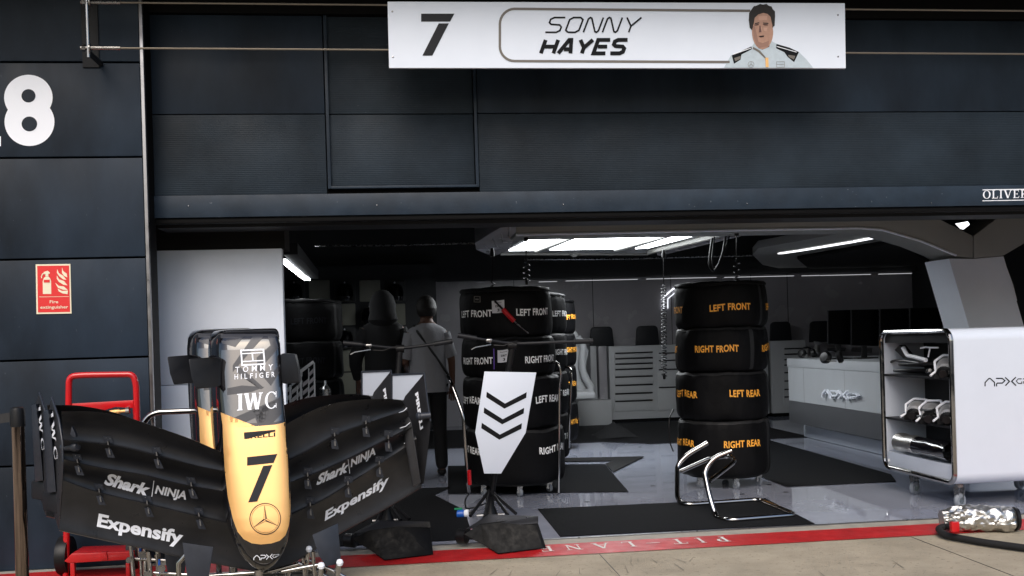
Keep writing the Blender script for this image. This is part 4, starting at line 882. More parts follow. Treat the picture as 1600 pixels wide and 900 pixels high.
b = MB(); hp = [G(1495, 824, .06), G(1478, 822, .045), G(1466, 826, .035), G(1474, 836, .028), G(1500, 841, .026), G(1540, 848, .026), G(1600, 856, .026), G(1700, 872, .026), G(1900, 920, .026)]
b.tube(hp, .021, 'darkcloth', 14, fil=.07); thing1('hose', b, 'thick black hose curving out of the foil bundle onto the concrete', 'hose')
b = MB(); e = G(1488, 822, .10); b.box((e.x-.02, e.y-.03, .07), (e.x+.03, e.y, .13), 'red'); thing1('red_clip', b, 'small red clip at the hose end of the foil bundle', 'clip', bevel=.006)

# ============================================================ HANGING HOSES
def coil(px, y0, y1, yw, label, r=.025, n=16, lead=30, amp=1.):
    top = D(px, y0, yw); bot = D(px+1, y1, yw); st_ = D(px, y0+lead, yw); pts = [top, st_]
    N = n*10
    for i in range(N+1):
        t = i/N; c = st_.lerp(bot, t); a = t*n*2*pi; pts.append(c+Vector((cos(a)*r*min(1, t*n), sin(a)*r*min(1, t*n), 0)))
    b = MB(); b.tube(pts, .0055, 'plastic', 6); b.lathe([(.02, -.03), (.022, 0), (.012, .05)], top, (0, 0, 1), 'plastic', 12); b.lathe([(.012, -.03), (.016, 0), (.01, .03)], bot, (0, 0, 1), 'plastic', 12)
    thing1('coiled_hose', b, label, 'hose', 'thin black coiled hoses from the gantry')
coil(1037, 398, 588, 9.6, 'long black coiled hose hanging before the neon sign', n=26, lead=45)
coil(822, 372, 440, 9.2, 'black coiled hose above the right side of the white lettered stack', n=4, r=.03, lead=34)
coil(769, 396, 452, 9.0, 'nearly straight black hose above the left side of the white lettered stack', n=2, r=.02, lead=40)
coil(1151, 364, 440, 9.2, 'black coiled hose above the orange lettered stack', n=4, r=.03, lead=38)
b = MB(); b.tube([D(*p, 9.4) for p in ((1113, 372), (1109, 400), (1108, 415), (1114, 425), (1122, 416), (1130, 395), (1134, 366))], .012, 'plastic', 10, fil=.08); b.tube([D(*p, 9.45) for p in ((1116, 370), (1112, 405), (1116, 422), (1126, 408), (1140, 368))], .008, 'plastic', 8, fil=.08)
thing1('hanging_cable', b, 'loop of black cable hanging under the gantry left of the orange lettered stack', 'cable')
# black cloth on the floor at the back
b = MB(); q0 = G(935, 685, .012); q1 = G(985, 682, .012); n = 12; rows = []
for i in range(n+1):
    rows.append([Vector((q0.x+(q1.x-q0.x)*i/n*1.2, q0.y+.12*j-.1, .012+.17*max(0, sin(pi*min(1, i/n))*(1-abs(j-3)/3.2))*(1+.5*noise.noise(Vector((i*.6, j*.7, 1)))))) for j in range(7)])
b.grid(rows, 'darkcloth'); thing1('cloth_heap', b, 'black cloth heaped on the floor in front of the drawer cabinet', 'cloth')

# ============================================================ PEOPLE
def skin_obj(name, pts, edges, parent, m, root=0, sub=2):
    me = bpy.data.meshes.new(name); off = Vector((0, 0, 0))
    me.from_pydata([p[0] for p in pts], edges, []); me.materials.append(M[m]); o = bpy.data.objects.new(name, me); COL.objects.link(o); o.parent = parent
    md = o.modifiers.new('skin', 'SKIN'); md.use_smooth_shade = True
    for i, sv in enumerate(me.skin_vertices[0].data):
        r = pts[i][1]; sv.radius = r if isinstance(r, tuple) else (r, r); sv.use_root = (i == root)
    s = o.modifiers.new('sub', 'SUBSURF'); s.levels = sub; s.render_levels = sub
    return o
def person(x, y, H, rot, label, top, trou, arms, hat=False, strap=False, bag=False):
    o = empty('person', (x, y, 0), label, 'person'); o.rotation_euler = (0, 0, rot); k = H/1.78
    V = lambda a, b_, c: Vector((a*k, b_*k, c*k))
    # torso/neck/head
    P_ = [(V(0, 0, .98), (.155*k, .11*k)), (V(0, 0, 1.16), (.13*k, .08*k)), (V(0, .01, 1.34), (.14*k, .085*k)), (V(0, .01, 1.47), (.10*k, .085*k)), (V(0, 0, 1.54), .058*k), (V(0, -.015, 1.60), .072*k), (V(0, -.01, 1.68), (.082*k, .098*k)), (V(0, 0, 1.74), .06*k), (V(0, -.115, 1.655), .014*k), (V(.088, .0, 1.655), .014*k), (V(-.088, 0, 1.655), .014*k)]
    E_ = [(0, 1), (1, 2), (2, 3), (3, 4), (4, 5), (5, 6), (6, 7), (6, 8), (6, 9), (6, 10)]
    for s, (el, wr, hd) in zip((-1, 1), arms):
        i = len(P_); P_ += [(V(.17*s, .01, 1.42), .052*k), (V(*el), .042*k), (V(*wr), .028*k), (V(*hd), (.036*k, .018*k))]; E_ += [(3, i), (i, i+1), (i+1, i+2), (i+2, i+3)]
        h = Vector(hd); d = (Vector(hd)-Vector(wr)).normalized(); sx = d.cross(Vector((0, 1, 0))).normalized(); h0 = h
        for f_, (off_, ln) in enumerate(((-.030, .070), (-.010, .082), (.010, .078), (.030, .062))):
            j = len(P_); a = h0+sx*off_+d*.03; P_ += [(V(*a), .010), (V(*(a+d*ln*.5)), .009), (V(*(a+d*ln+Vector((0, -.015, 0)))), .008)]; E_ += [(i+3, j), (j, j+1), (j+1, j+2)]
        j = len(P_); a = h0-sx*.036*s+d*.0; P_ += [(V(*a), .010), (V(*(a+d*.045-sx*.018*s)), .009)]; E_ += [(i+3, j), (j, j+1)]
    for s in (-1, 1):
        i = len(P_); P_ += [(V(.09*s, 0, .90), .088*k), (V(.10*s, -.01, .52), .058*k), (V(.105*s, .01, .30), .052*k), (V(.11*s, .03, .09), .038*k), (V(.12*s, -.12, .035), (.045*k, .03*k))]; E_ += [(0, i), (i, i+1), (i+1, i+2), (i+2, i+3), (i+3, i+4)]
    skin_obj('body', P_, E_, o, 'skin')
    b2_ = MB(); W0 = worldloc(o); prof = [(.84, .205, .165), (.95, .195, .16), (1.08, .182, .15), (1.2, .182, .15), (1.32, .19, .15), (1.40, .196, .142), (1.455, .188, .125), (1.49, .135, .10), (1.51, .09, .08), (1.52, .072, .07)]
    if top != 'shirt': prof = prof[1:]
    def fold(a, z): return 1+.05*noise.noise(Vector((cos(a)*3, sin(a)*3, z*2.2+H)))+.035*noise.noise(Vector((cos(a)*8, sin(a)*8, z*3)))
    b2_.grid([[W0+V(hx*cos(a)*fold(a, z_), .01+hy*sin(a)*fold(a, z_), z_) for a in [2*pi*j/40 for j in range(40)]] for z_, hx, hy in prof], top, True)
    for s, (el, wr, hd) in zip((-1, 1), arms):
        e_ = Vector(el); sh = Vector((.15*s, .01, 1.41)); w_ = Vector(wr); pth = [sh, sh.lerp(e_, .35), sh.lerp(e_, .9)]; rd = [.082*k, .075*k, .070*k]
        if top != 'shirt': pth += [e_.lerp(w_, .3), e_.lerp(w_, .95)]; rd += [.06*k, .045*k]
        b2_.tube([W0+V(*p) for p in pth], .07, top, 18, rads=rd)
    b2_.build('top_garment', o, smooth=80)
    R_ = [(V(0, 0, .98), (.165*k, .12*k))]; Er = []
    for s in (-1, 1):
        i = len(R_); R_ += [(V(.09*s, 0, .88), .105*k), (V(.10*s, -.01, .50), .078*k), (V(.11*s, .02, .06), .065*k)]; Er += [(0, i), (i, i+1), (i+1, i+2)]
    skin_obj('trousers', R_, Er, o, trou)
    for s in (-1, 1): skin_obj('shoe', [(V(.11*s, .05, .045), (.045, .04)), (V(.12*s, -.14, .035), (.045, .03))], [(0, 1)], o, 'darkcloth')
    b = MB(); c = Vector((0, .008, 1.672))*k; rg = []
    hr = .112 if not hat else .12
    for t in range(0, 11):
        th_ = pi*t/10*.74; zz_ = cos(th_)*hr*1.12; r0 = sin(th_)*hr; rg.append([Vector((max(r0, .002)*cos(q)*.92, max(r0, .002)*sin(q)+.02*(t > 6), zz_))*k+c for q in [2*pi*j/28 for j in range(28)]])
    for row in rg[-3:]:
        for v in row:
            if v.y < c.y-.03: v.z += .07      # fringe stays above the face
    W_ = worldloc(o); b2_ = MB(); b2_.grid([[p+W_ for p in r] for r in rg], 'hair', True); b2_.build('hair', o)
    for s in (-1, 1):
        b2_ = MB(); b2_.lathe([(.001, -.004), (.009, 0), (.001, .004)], W_+Vector((.03*s, -.098, 1.665))*k, (0, 1, 0), 'ink', 10); b2_.build('eye', o)
    if strap:
        b2_ = MB(); b2_.tube([W_+Vector(p)*k for p in ((.13, .02, 1.50), (.10, .14, 1.42), (-.04, .158, 1.22), (-.19, .10, 1.0))], .012, 'strap', 8); b2_.build('bag_strap', o)
    if hat:
        b2_ = MB(); b2_.lathe([(.03, 1.44), (.11, 1.47), (.145, 1.53), (.125, 1.60), (.13, 1.68), (.105, 1.76), (.06, 1.81), (.01, 1.825)], W_+Vector((0, .03, 0)), (0, 0, 1), 'darkcloth', 24); b2_.build('hood_cover', o)
    if bag:
        b2_ = MB(); b2_.lathe([(.05, -.2), (.14, -.18), (.15, 0), (.14, .17), (.06, .21)], W_+Vector((0, .17, 1.26))*k, (0, 0, 1), 'darkcloth', 20); b2_.build('hood', o)
    return o
pa = D(599, 520, 9.5); pb = D(667, 520, 9.4)
person(pa.x, pa.y, 1.80, pi, 'person in dark clothes and hood seen from behind by the helmet niches', 'darkcloth', 'darkcloth', (((-.27, .02, 1.16), (-.24, -.16, 1.02), (-.22, -.22, 1.0)), ((.28, .02, 1.14), (.26, -.1, .95), (.25, -.14, .88))), hat=True)
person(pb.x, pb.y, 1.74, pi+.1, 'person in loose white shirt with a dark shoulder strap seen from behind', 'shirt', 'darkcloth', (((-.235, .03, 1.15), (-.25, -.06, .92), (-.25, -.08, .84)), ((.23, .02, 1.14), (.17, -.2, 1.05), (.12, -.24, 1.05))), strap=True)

# ============================================================ LEFT SIDE: barrier post, red trolley, rack
bp = empty('barrier_post', D(30, 900, 5.0), 'bronze chrome queue barrier post with a black belt at the left edge', 'barrier post')
def dn(px, py, y): return D(px, py, y)
b = MB(); a = D(27.5, 652, 4.9); c = a+Vector((0.0, 0, -a.z+.01)); b.tube([a, c], .030, 'streaked', 22); b.build('post', bp)
b = MB(); b.lathe([(.034, -.045), (.034, .03), (.030, .045), (.02, .05)], a, (0, 0, 1), 'plastic', 22); b.build('belt_head', bp)
b = MB(); b.prism([a+Vector((-.03, 0, .025)), a+Vector((-1.2, .1, -.12)), a+Vector((-1.2, .1, -.17)), a+Vector((-.03, 0, -.02))], (0, .003, 0), 'strap'); b.build('belt', bp)
b = MB(); b.lathe([(.03, .06), (.17, .02), (.18, 0)], (a.x, a.y, 0), (0, 0, 1), 'chrome', 30); b.build('foot', bp)
rt = empty('red_trolley', D(158, 880, 5.95), 'red tubular trolley standing against the navy wall behind the wing', 'trolley')
YR = 5.88
b = MB(); b.tube([D(*p, YR) for p in ((103, 900), (107, 640), (108, 588), (130, 586), (208, 585), (212.5, 600), (214, 640), (216, 900))], .018, 'red', 14, fil=.07); b.build('frame', rt)
b = MB(); b.prism([D(*p, YR) for p in ((106, 631), (213, 625), (213, 638), (180, 636), (160, 642), (106, 643))], (0, .02, 0), 'red'); b.prism([D(*p, YR) for p in ((207, 626), (214.5, 625), (216, 655), (208, 655))], (0, .02, 0), 'red'); b.build('top_plate', rt, bevel=.003)
b = MB(); b.prism([D(*p, YR-.1) for p in ((100, 877), (112, 865), (207, 862), (209, 874), (108, 880))], (0, .2, 0), 'red'); b.prism([D(*p, YR-.11) for p in ((156, 864), (166, 863), (168, 874), (157, 875))], (0, .05, 0), 'red')
b.build('lower_tray', rt, bevel=.003)
for x0_, x1_ in ((109, 116), (196, 202)):
    b = MB(); b.prism([D(x0_, 880, YR-.1), D(x1_, 880, YR-.1), D(x1_+1, 905, YR-.1), D(x0_+1, 905, YR-.1)], (0, .03, 0), 'red'); b.build('leg', rt, bevel=.003)
for x_ in (103, 213):
    q = D(x_, 880, YR+.05); b = MB(); b.lathe([(.05, -.03), (.11, -.03), (.115, 0), (.11, .03), (.05, .03)], (q.x, q.y, .116), (1, 0, 0), 'rubber' if False else 'plastic', 24); b.build('wheel', rt)
b = MB(); b.lathe([(.015, 0), (.015, .05), (.009, .06), (.009, .09)], D(172, 645, YR-.03), (1, 0, .1), 'gold', 10); b.lathe([(.02, .09), (.02, .11)], D(172, 645, YR-.03), (1, 0, .1), 'steel', 10); b.build('valve', rt)
# tilted white tool rack behind the nose
tr = empty('wheel_rack', D(470, 700, 7.6), 'white grid rack with slanted black slots behind the right nose winglet', 'rack')
z = lambda x, y: (430+x/7.5, 540+y/7.5)
YT = 7.6
for pts in (((105, 800), (128, 800), (125, 330), (105, 330)), ((165, 790), (188, 780), (180, 460), (165, 462)), ((252, 740), (268, 735), (262, 470), (250, 470)), ((290, 740), (318, 735), (305, 340), (290, 350)), ((385, 690), (398, 686), (395, 265), (386, 270)), ((455, 668), (472, 660), (462, 200), (448, 210)), ((270, 300), (440, 175), (455, 205), (285, 335))):
    b = MB(); b.prism([D(*z(*p), YT) for p in pts], (0, .03, 0), 'cabgrey'); b.build('upright', tr, bevel=.003)
for i, (xa, xb) in enumerate(((105, 185), (190, 262), (262, 312), (320, 392), (398, 458))):
    for k in range(4):
        y = 770-i*28-k*98+(30 if i == 1 else 0)
        if i == 3 and k > 2: continue
        b = MB(); b.prism([D(*z(xa, y), YT+.04), D(*z(xb, y-60), YT+.04), D(*z(xb, y-110), YT+.04), D(*z(xa, y-50), YT+.04)], (0, .05, 0), 'cabgrey' if i < 3 else 'dim'); b.build('shelf', tr, bevel=.004)
b = MB(); c = D(508, 615, 8.3); b.lathe([(.03, -.08), (.05, -.06), (.05, .04), (.02, .07), (.015, .11)], c, (0, 0, 1), 'steel', 16); b.tube([c+Vector((0, 0, -.08)), Vector((c.x, c.y, .1))], .02, 'plastic', 8); b.lathe([(.14, 0), (.14, .02), (.02, .1)], Vector((c.x, c.y, .006)), (0, 0, 1), 'plastic', 18)
thing1('steel_bottle', b, 'small steel bottle on a black stand between the rack and the helmet shelves', 'bottle')
# ============================================================ FRONT WING WITH NOSE
wing = empty('front_wing', D(405, 900, 4.9), None, 'racing car front wing', 'front wings with nose standing on end')
def YSpan(px): return 5.07+(px-400)*(.00105 if px < 400 else .0015)
LL = [[(93, 828), (147, 840), (213, 854), (284, 870), (347, 882), (395, 891), (412, 893)],
      [(98.7, 751), (147, 767.5), (213, 784), (284, 801), (349, 816), (375, 822)],
      [(100, 718), (155, 731), (222, 742), (284, 757), (342, 767), (358, 771)],
      [(99, 688), (169, 695.5), (213, 704), (267, 718), (311, 729), (342, 735), (352, 737)],
      [(95.5, 643), (147, 643.5), (200, 653), (249, 669), (293, 684), (338, 703), (345, 706)]]
RR = [[(659, 760), (632, 777), (589, 802), (533, 832), (487, 861), (454, 880), (412, 893)],
      [(651, 686), (625, 705), (580, 734), (510, 779), (475, 795), (440, 812)],
      [(643, 667), (608, 685), (570, 705), (533, 723), (490, 741), (440, 759)],
      [(637, 641), (599, 653), (560, 667), (524, 681), (480, 706), (440, 725)],
      [(628, 625), (600, 623), (561, 625), (524, 630), (487, 642), (438, 668)]]
def cr(P, u):
    n = len(P)-1; x = min(max(u, 0), 1)*n; i = min(int(x), n-1); t = x-i
    p0 = Vector(P[max(i-1, 0)]); p1 = Vector(P[i]); p2 = Vector(P[i+1]); p3 = Vector(P[min(i+2, n)])
    return .5*((2*p1)+(p2-p0)*t+(2*p0-5*p1+4*p2-p3)*t*t+(3*p1-p0-3*p2+p3)*t**3)
def yat(P, px):
    Q = sorted(P)
    if px <= Q[0][0]: return Q[0][1]
    for a, c in zip(Q, Q[1:]):
        if px <= c[0]: return a[1]+(c[1]-a[1])*(px-a[0])/(c[0]-a[0])
    return Q[-1][1]
def edepth(px, k, t):      # element k, chord position t: each flap climbs towards the viewer and sits a slot behind the last
    e = (px-95)/300 if px < 400 else (660-px)/250
    tipc = .05*exp(-max(e, 0)*9)
    return YSpan(px)-(.038*k+.088*t)+.042*sin(pi*min(max(t, 0), 1))-tipc*.5 + (.03 if t < 0 else 0)*min(1, -t*8)
for side, LN in (('l', LL), ('r', RR)):
    for k in range(4):
        NU = 44; ts = [-.10, -.05, -.015, .03, .08, .16, .28, .42, .56, .7, .82, .91, .97, 1.0]
        if k == 0: ts = [-.02, -.005, .02]+ts[4:]
        fr_, bk = [], []
        for t in ts:
            rf, rb_ = [], []
            for i in range(NU+1):
                u = i/NU; a = cr(LN[k], u); c = cr(LN[k+1], u); p = a+(c-a)*t; yy = edepth(p.x, k, t)
                th_ = .003+.018*max(0, sin(pi*min(1, (t+.12)/1.12)))**.6
                if t == ts[0]: yy += .012 if k == 0 else 0
                rf.append(D(p.x, p.y, yy)); rb_.append(D(p.x, p.y, yy)+Vector((0, th_, 0)))
            fr_.append(rf); bk.append(rb_)
        b = MB(); b.grid([fr_[j] for j in range(len(ts))], 'carbon'); b.grid([bk[j] for j in range(len(ts))], 'carbon')
        b.grid([fr_[-1], bk[-1]], 'carbon'); b.grid([fr_[0], bk[0]], 'carbon'); b.grid([[r[0] for r in fr_], [r[0] for r in bk]], 'carbon')
        def wm(x, y, off, LN=LN, k=k):
            y0 = yat(LN[k], x); y1 = yat(LN[k+1], x); t = (y0-y)/(y0-y1); yy = edepth(x, k, t)
            v = D(x, y, yy); return v+(Vector((0, 0, CH))-v).normalized()*(off+.003)
        if side == 'l' and k == 0: decal(b, xf(text2d('Expensify', .035), (150, 829), (283, 857), (4.5, -27)), wm, 'letterwhite', gx=6, gy=6)
        if side == 'l' and k == 1:
            decal(b, xf(text2d('Shark', .045, .25), (162, 757), (232, 776), (4, -19)), wm, 'letterwhite', gx=6, gy=6)
            decal(b, [poly([(236.6, 776), (240, 751), (241, 751.2), (237.8, 776.3)])], wm, 'letterwhite', gy=6)
            decal(b, xf(text2d('NINJA', .035, .1), (241, 775), (290, 785), (3, -17)), wm, 'letterwhite', gx=6, gy=6)
        if side == 'r' and k == 0: decal(b, xf(text2d('Expensify', .035), (507, 819), (606, 762), (2, -21)), wm, 'letterwhite', gx=6, gy=6)
        if side == 'r' and k == 1:
            decal(b, xf(text2d('Shark', .045, .25), (494, 759), (544, 737), (2, -17)), wm, 'letterwhite', gx=5, gy=5)
            decal(b, [poly([(546, 740), (543.5, 718), (544.3, 717.6), (547, 739.6)])], wm, 'letterwhite', gy=6)
            decal(b, xf(text2d('NINJA', .035, .1), (548, 734), (587, 714), (0, -16)), wm, 'letterwhite', gx=5, gy=5)
        b.build('wing_element' if k else 'main_plane', wing, smooth=50)
# pale tip edges on the right hand flaps
for k, (a, m_, c) in enumerate((((623, 645), (631, 642), (636, 637)), ((625, 669), (634, 666), (641, 660)), ((631, 693), (640, 689), (646, 682)))):
    b = MB(); y_ = edepth(635, 3-k, .02)-.03; b.tube([D(*a, y_), D(*m_, y_), D(*c, y_)], .0022, 'letterwhite', 6); b.build('tip_edge', wing)
# slot brackets
def bracket(px, py, dx, side):
    b = MB(); y_ = YSpan(px)
    LN = LL if side == 'l' else RR
    kk = min(range(1, 4), key=lambda k: abs(yat(LN[k], px)-py)); yl = yat(LN[kk], px)
    d0 = edepth(px, kk, .1)-.012; d1 = edepth(px, kk-1, .9)-.012
    b.prism([D(px-7+dx, yl-14, d0), D(px+6+dx, yl-13, d0), D(px+8, yl-3, d0+.002), D(px-6, yl-4, d0+.002)], (0, .006, 0), 'carbonplate')
    b.prism([D(px-5, yl+5, d1), D(px+4, yl+6, d1), D(px+9-dx, yl+20, d1+.006), D(px-2-dx, yl+19, d1+.006)], (0, .005, 0), 'carbonplate')
    b.prism([D(px-1+dx*.5, yl-6, d0-.012), D(px+.8+dx*.5, yl-6, d0-.012), D(px+3.4-dx*.3, yl+15, d1-.012), D(px+1-dx*.3, yl+14, d1-.010)], (0, .02, 0), 'plastic')
    for q in ((px-3, yl-11), (px+3, yl-10), (px+1, yl+17)): b.lathe([(.0022, 0), (.0015, .0015)], D(*q, d0-.0005), (0, -1, 0), 'steel', 8)
    b.build('slot_bracket', wing)
for p in ((169, 697), (245, 711), (121, 722), (299, 755), (155, 768), (230, 789), (311, 809)): bracket(*p, -1.5, 'l')
for p in ((522, 682), (571, 666), (480, 738), (606, 681), (484, 793), (543, 757), (592, 736)): bracket(*p, 1.5, 'r')
b = MB(); q = [D(115.5, 665, 4.62), D(121, 677, 4.62), D(122, 682, 4.62), D(118, 682, 4.62), D(113, 678, 4.62)]; b.prism(q, (0, -.03, 0), 'carbonplate'); b.build('gurney_fin', wing, bevel=.002)
# ---- endplates
b = MB()
def V3(l, d=0.): return [D(x, y, yy+d) for x, y, yy in l]
lp0 = V3([(82.5, 621.5, 4.50), (93.5, 655, 4.50), (99, 690, 4.52), (99.3, 722, 4.55), (96, 775, 4.60), (92.5, 826, 4.66), (84, 800, 4.86), (80, 770, 4.88), (75, 690, 4.90), (73.2, 645, 4.84)], .12)
def plane3(a, p, q):
    n = (p-a).cross(q-a).normalized()
    if n.dot(Vector((0, 0, CH))-a) < 0: n = -n
    return lambda px, py, off: (lambda d: Vector((0, 0, CH))+d*((a-Vector((0, 0, CH))).dot(n)/d.dot(n))+n*off)(ray(px, py))
lpm = plane3(D(99, 690, 4.64), D(92.5, 826, 4.80), D(74, 690, 5.0))
lp = [lpm(x, y, 0) for x, y in ((82.5, 621.5), (93.5, 655), (99, 690), (99.3, 722), (96, 775), (92.5, 826), (84, 800), (80, 770), (75, 690), (73.2, 645))]
b.prism(lp, (-.006, .006, 0), 'carbon')
# writing runs down the plate: map plate coordinates between its edges
def lm(x, y, off):       # x along downwards 0..1, y across from the right edge
    r = Vector((88.2+9.6*x-1.5*x*x+1.5, 636+82*x)); l = Vector((77+10*x, 644+78*x)); p = l.lerp(r, y); return lpm(p.x, p.y, off+.008)
tx = serif('IWC', gap=.22, T=.2, t=.09)
decal(b, [([(.05+a*.92, .32+c*.42) for a, c in vs], fs) for vs, fs in tx], lm, 'letterwhite', off=.004, gx=.12)
b.build('endplate', wing)
b = MB(); b.tube([lpm(*p, .004) for p in ((82.5, 621), (93.5, 655), (99, 690), (99.8, 722))], .005, 'carbonplate', 8); b.build('endplate_lip', wing)
b = MB(); b.prism(V3([(67, 643, 4.70), (75, 640, 4.66), (81, 690, 4.66), (87.5, 769, 4.66), (73, 771, 4.70), (69.5, 700, 4.70)], .14), (0, .05, 0), 'carbonplate'); b.build('outer_footplate', wing, bevel=.006)
b = MB(); b.prism(V3([(66, 768, 4.78), (92, 770, 4.66), (92, 812, 4.66), (84, 803, 4.72), (66, 800, 4.78)], .14), (0, .12, 0), 'mattblack'); b.build('footplate_end', wing, bevel=.02)
b = MB(); a = D(98, 699, 4.66); c = D(124, 697, 4.62); d = (c-a).normalized(); b.lathe([(.018, 0), (.019, .05), (.0205, .055), (.024, .062), (.024, .078), (.018, .088), (.001, .09)], a, d, 'carbonplate', 20); b.build('tip_pod', wing)
# right
ER = 5.34
b = MB(); rp = V3([(612.8, 584.5, ER+.20), (664, 583, ER), (669, 628, ER), (673.5, 658, ER-.01), (668, 710, ER), (662.5, 755, ER+.04), (657, 757, ER+.05), (650, 730, ER+.10), (641, 680, ER+.14), (632, 632, ER+.17), (613, 632, ER+.24)])
rm = plane3(rp[1], rp[5], rp[9])
rp = [rm(x, y, 0) for x, y in ((612.8, 584.5), (664, 583), (669, 628), (673.5, 658), (668, 710), (662.5, 755), (657, 757), (650, 730), (641, 680), (632, 632), (613, 632))]
b.prism(rp, (0, .008, 0), 'carbon')
decal(b, [poly([(614, 587), (662, 585.2), (633.5, 619), (631, 625), (614, 625.5)])], rm, 'white', off=.002)
tx = text2d('PIRELLI', .05, -.15, 1.0)
decal(b, xf(tx, (649, 613), (657.5, 672), (5, -1.2)), rm, 'letterwhite', off=.004)
b.build('endplate', wing)
b = MB(); b.tube([rm(x, y, .004) for x, y in ((613, 585.5), (664, 583.5), (669, 628), (673.5, 658))], .005, 'carbonplate', 8); b.tube([rm(x, y, .004) for x, y in ((612.8, 584.5), (613.2, 627))], .004, 'carbonplate', 8); b.build('endplate_lip', wing)
b = MB(); a = D(650, 651, ER-.03); c = D(671, 649, ER-.03); d = (c-a).normalized(); b.lathe([(.001, -.002), (.016, .002), (.0235, .012), (.0235, .02), (.019, .025), (.018, .08)], a, d, 'carbonplate', 20); b.build('tip_pod', wing)
b = MB(); b.prism(V3([(634, 642, ER-.02), (643, 660, ER-.03), (650, 700, ER-.04), (658, 755, ER-.03), (645, 762, ER-.02), (634, 700, ER-.02), (628, 662, ER)]), (0, .03, 0), 'carbon'); b.build('tip_fairing', wing, bevel=.01)
# ---- nose
NR = [  # py, left, right, front y, depth, exponent
 (513.5, 352, 432, 5.00, .24, 5), (515, 346, 437, 4.96, .27, 5), (520, 343, 440.5, 4.91, .30, 5), (528, 341, 442, 4.875, .32, 5.5), (545, 340.5, 443, 4.86, .33, 6), (580, 341.5, 445, 4.85, .33, 6),
 (620, 343, 448, 4.84, .33, 6), (662, 345, 452, 4.83, .32, 6), (700, 347, 455.5, 4.815, .30, 5.5), (740, 351, 458.5, 4.80, .27, 5), (780, 356, 460.5, 4.785, .24, 4.2), (810, 360, 461, 4.775, .21, 3.6), (832, 365, 459, 4.77, .19, 3.2),
 (850, 371, 455, 4.772, .17, 2.9), (865, 378, 449, 4.78, .15, 2.6), (877, 387, 441, 4.79, .13, 2.4), (886, 397, 432, 4.81, .10, 2.2), (891, 406, 422, 4.84, .06, 2), (893, 411, 416, 4.87, .02, 2)]
def nr(py):
    if py <= NR[0][0]: return NR[0][1:]
    for a, c in zip(NR, NR[1:]):
        if py <= c[0]:
            t = (py-a[0])/(c[0]-a[0]); return tuple(a[i]+(c[i]-a[i])*t for i in range(1, 6))
    return NR[-1][1:]
NR = [(a, l, r, y+max(0, 830-a)/321*.13, d, n) for a, l, r, y, d, n in NR]
def skew(py): return -.035*0
def nosept(py, th_, off=0.):   # th: 0..2pi around the section, pi/2 = front
    l, r, yf, dp, n = nr(py); ce = cos(th_); se = sin(th_)
    xx = (abs(ce)**(2/n))*(1 if ce > 0 else -1); yy = (abs(se)**(2/n))*(1 if se > 0 else -1)
    p = D((l+r)/2+(r-l)/2*xx*(1-.0), py+ (xx*-1.5), yf+.0)
    q = dp/2-yy*(dp/2+off); return Vector((p.x-.38*q, p.y+q, p.z))
b = MB(); pys = []
for a, c in zip(NR, NR[1:]):
    m_ = max(1, int((c[0]-a[0])/8)); pys += [a[0]+(c[0]-a[0])*i/m_ for i in range(m_)]
pys.append(893)
rg = [[nosept(py, 2*pi*k/72) for k in range(72)] for py in pys]; b.loft(rg, 'gloss'); nb = b
def nmap(px, py, off):
    py0 = py
    for _ in range(2):
        l, r, yf, dp, n = nr(py0); xi = max(-.995, min(.995, (px-(l+r)/2)/((r-l)/2))); py0 = py+1.5*xi
    yy = (1-abs(xi)**n)**(1/n); p = D(px, py, yf); q = dp/2-yy*dp/2; return Vector((p.x-.38*q-off*.3, p.y+q-off, p.z))
goldL = [(349.5, 664), (351, 700), (354, 740), (359, 780), (366, 812), (373, 832), (382, 843), (394, 849), (408, 850.5), (424, 849), (438, 845), (448, 837), (454, 822), (457, 800), (457.5, 780), (456.5, 740), (454.5, 700), (451, 659)]
topL = [(400, 663.5), (375, 664.5), (362, 664), (354, 659), (349.5, 655)]
goldP = goldL+[(430, 662)]+topL[:3]+[(354, 663)]
b = MB(); b1 = [(347, 645), (349, 652), (353, 660), (360, 665), (372, 667), (400, 666), (430, 663.5), (452.2, 659.5)]
goldP = b1+goldL[::-1]; decal(b, [poly(goldP)], nmap, 'gold', off=.0022, gx=4, gy=6); b.build('gold_panel', wing, smooth=60)
b = MB(); z = lambda x, y: (330+x/9, 510+y/9); P = lambda *l: poly([z(*p) for p in l]); z5 = lambda x, y: (240+x/4.5, 500+y/4.5); P5 = lambda *l: poly([z5(*p) for p in l])
st_ = [P((150, 130), (450, 150), (340, 290), (160, 235)), P((590, 140), (740, 140), (305, 640), (305, 545)), P((800, 140), (900, 140), (960, 300), (660, 620), (640, 440), (838, 265)), P((305, 545), (400, 560), (740, 860), (700, 885), (560, 760), (420, 700)),
       P((640, 600), (720, 520), (850, 830), (840, 835)), P((840, 835), (990, 620), (985, 520), (790, 730)),
       P5((520, 480), (620, 460), (780, 470), (690, 505), (520, 528)), P5((560, 690), (900, 540), (905, 600), (590, 745)), P5((700, 640), (760, 740), (880, 560), (905, 520), (905, 660), (800, 758), (740, 758))]
decal(b, [poly([(347, 547), (443, 545), (446, 560), (450.5, 655), (430, 659.5), (400, 661), (372, 662), (360, 659), (353, 650), (349, 610), (346.5, 560)])], nmap, 'mirrorblack', off=.0006, gx=5, gy=6)
decal(b, [P((150, 60), (930, 60), (960, 140), (150, 150))]+st_, nmap, 'dazzle', off=.0012, gx=5, gy=6, step=.0002); b.build('stripe_livery', wing, smooth=60)
b = nb
fz = lambda *l: [z(*p) for p in l]
decal(b, [ribbon(fz((424, 338), (738, 324), (755, 528), (438, 545)), 2.4, True), ribbon(fz((436, 384), (735, 368)), 1.7), ribbon(fz((446, 494), (745, 478)), 1.7), ribbon(fz((582, 378), (594, 488)), 2.2)], nmap, 'letterwhite', off=.0028, gx=5)
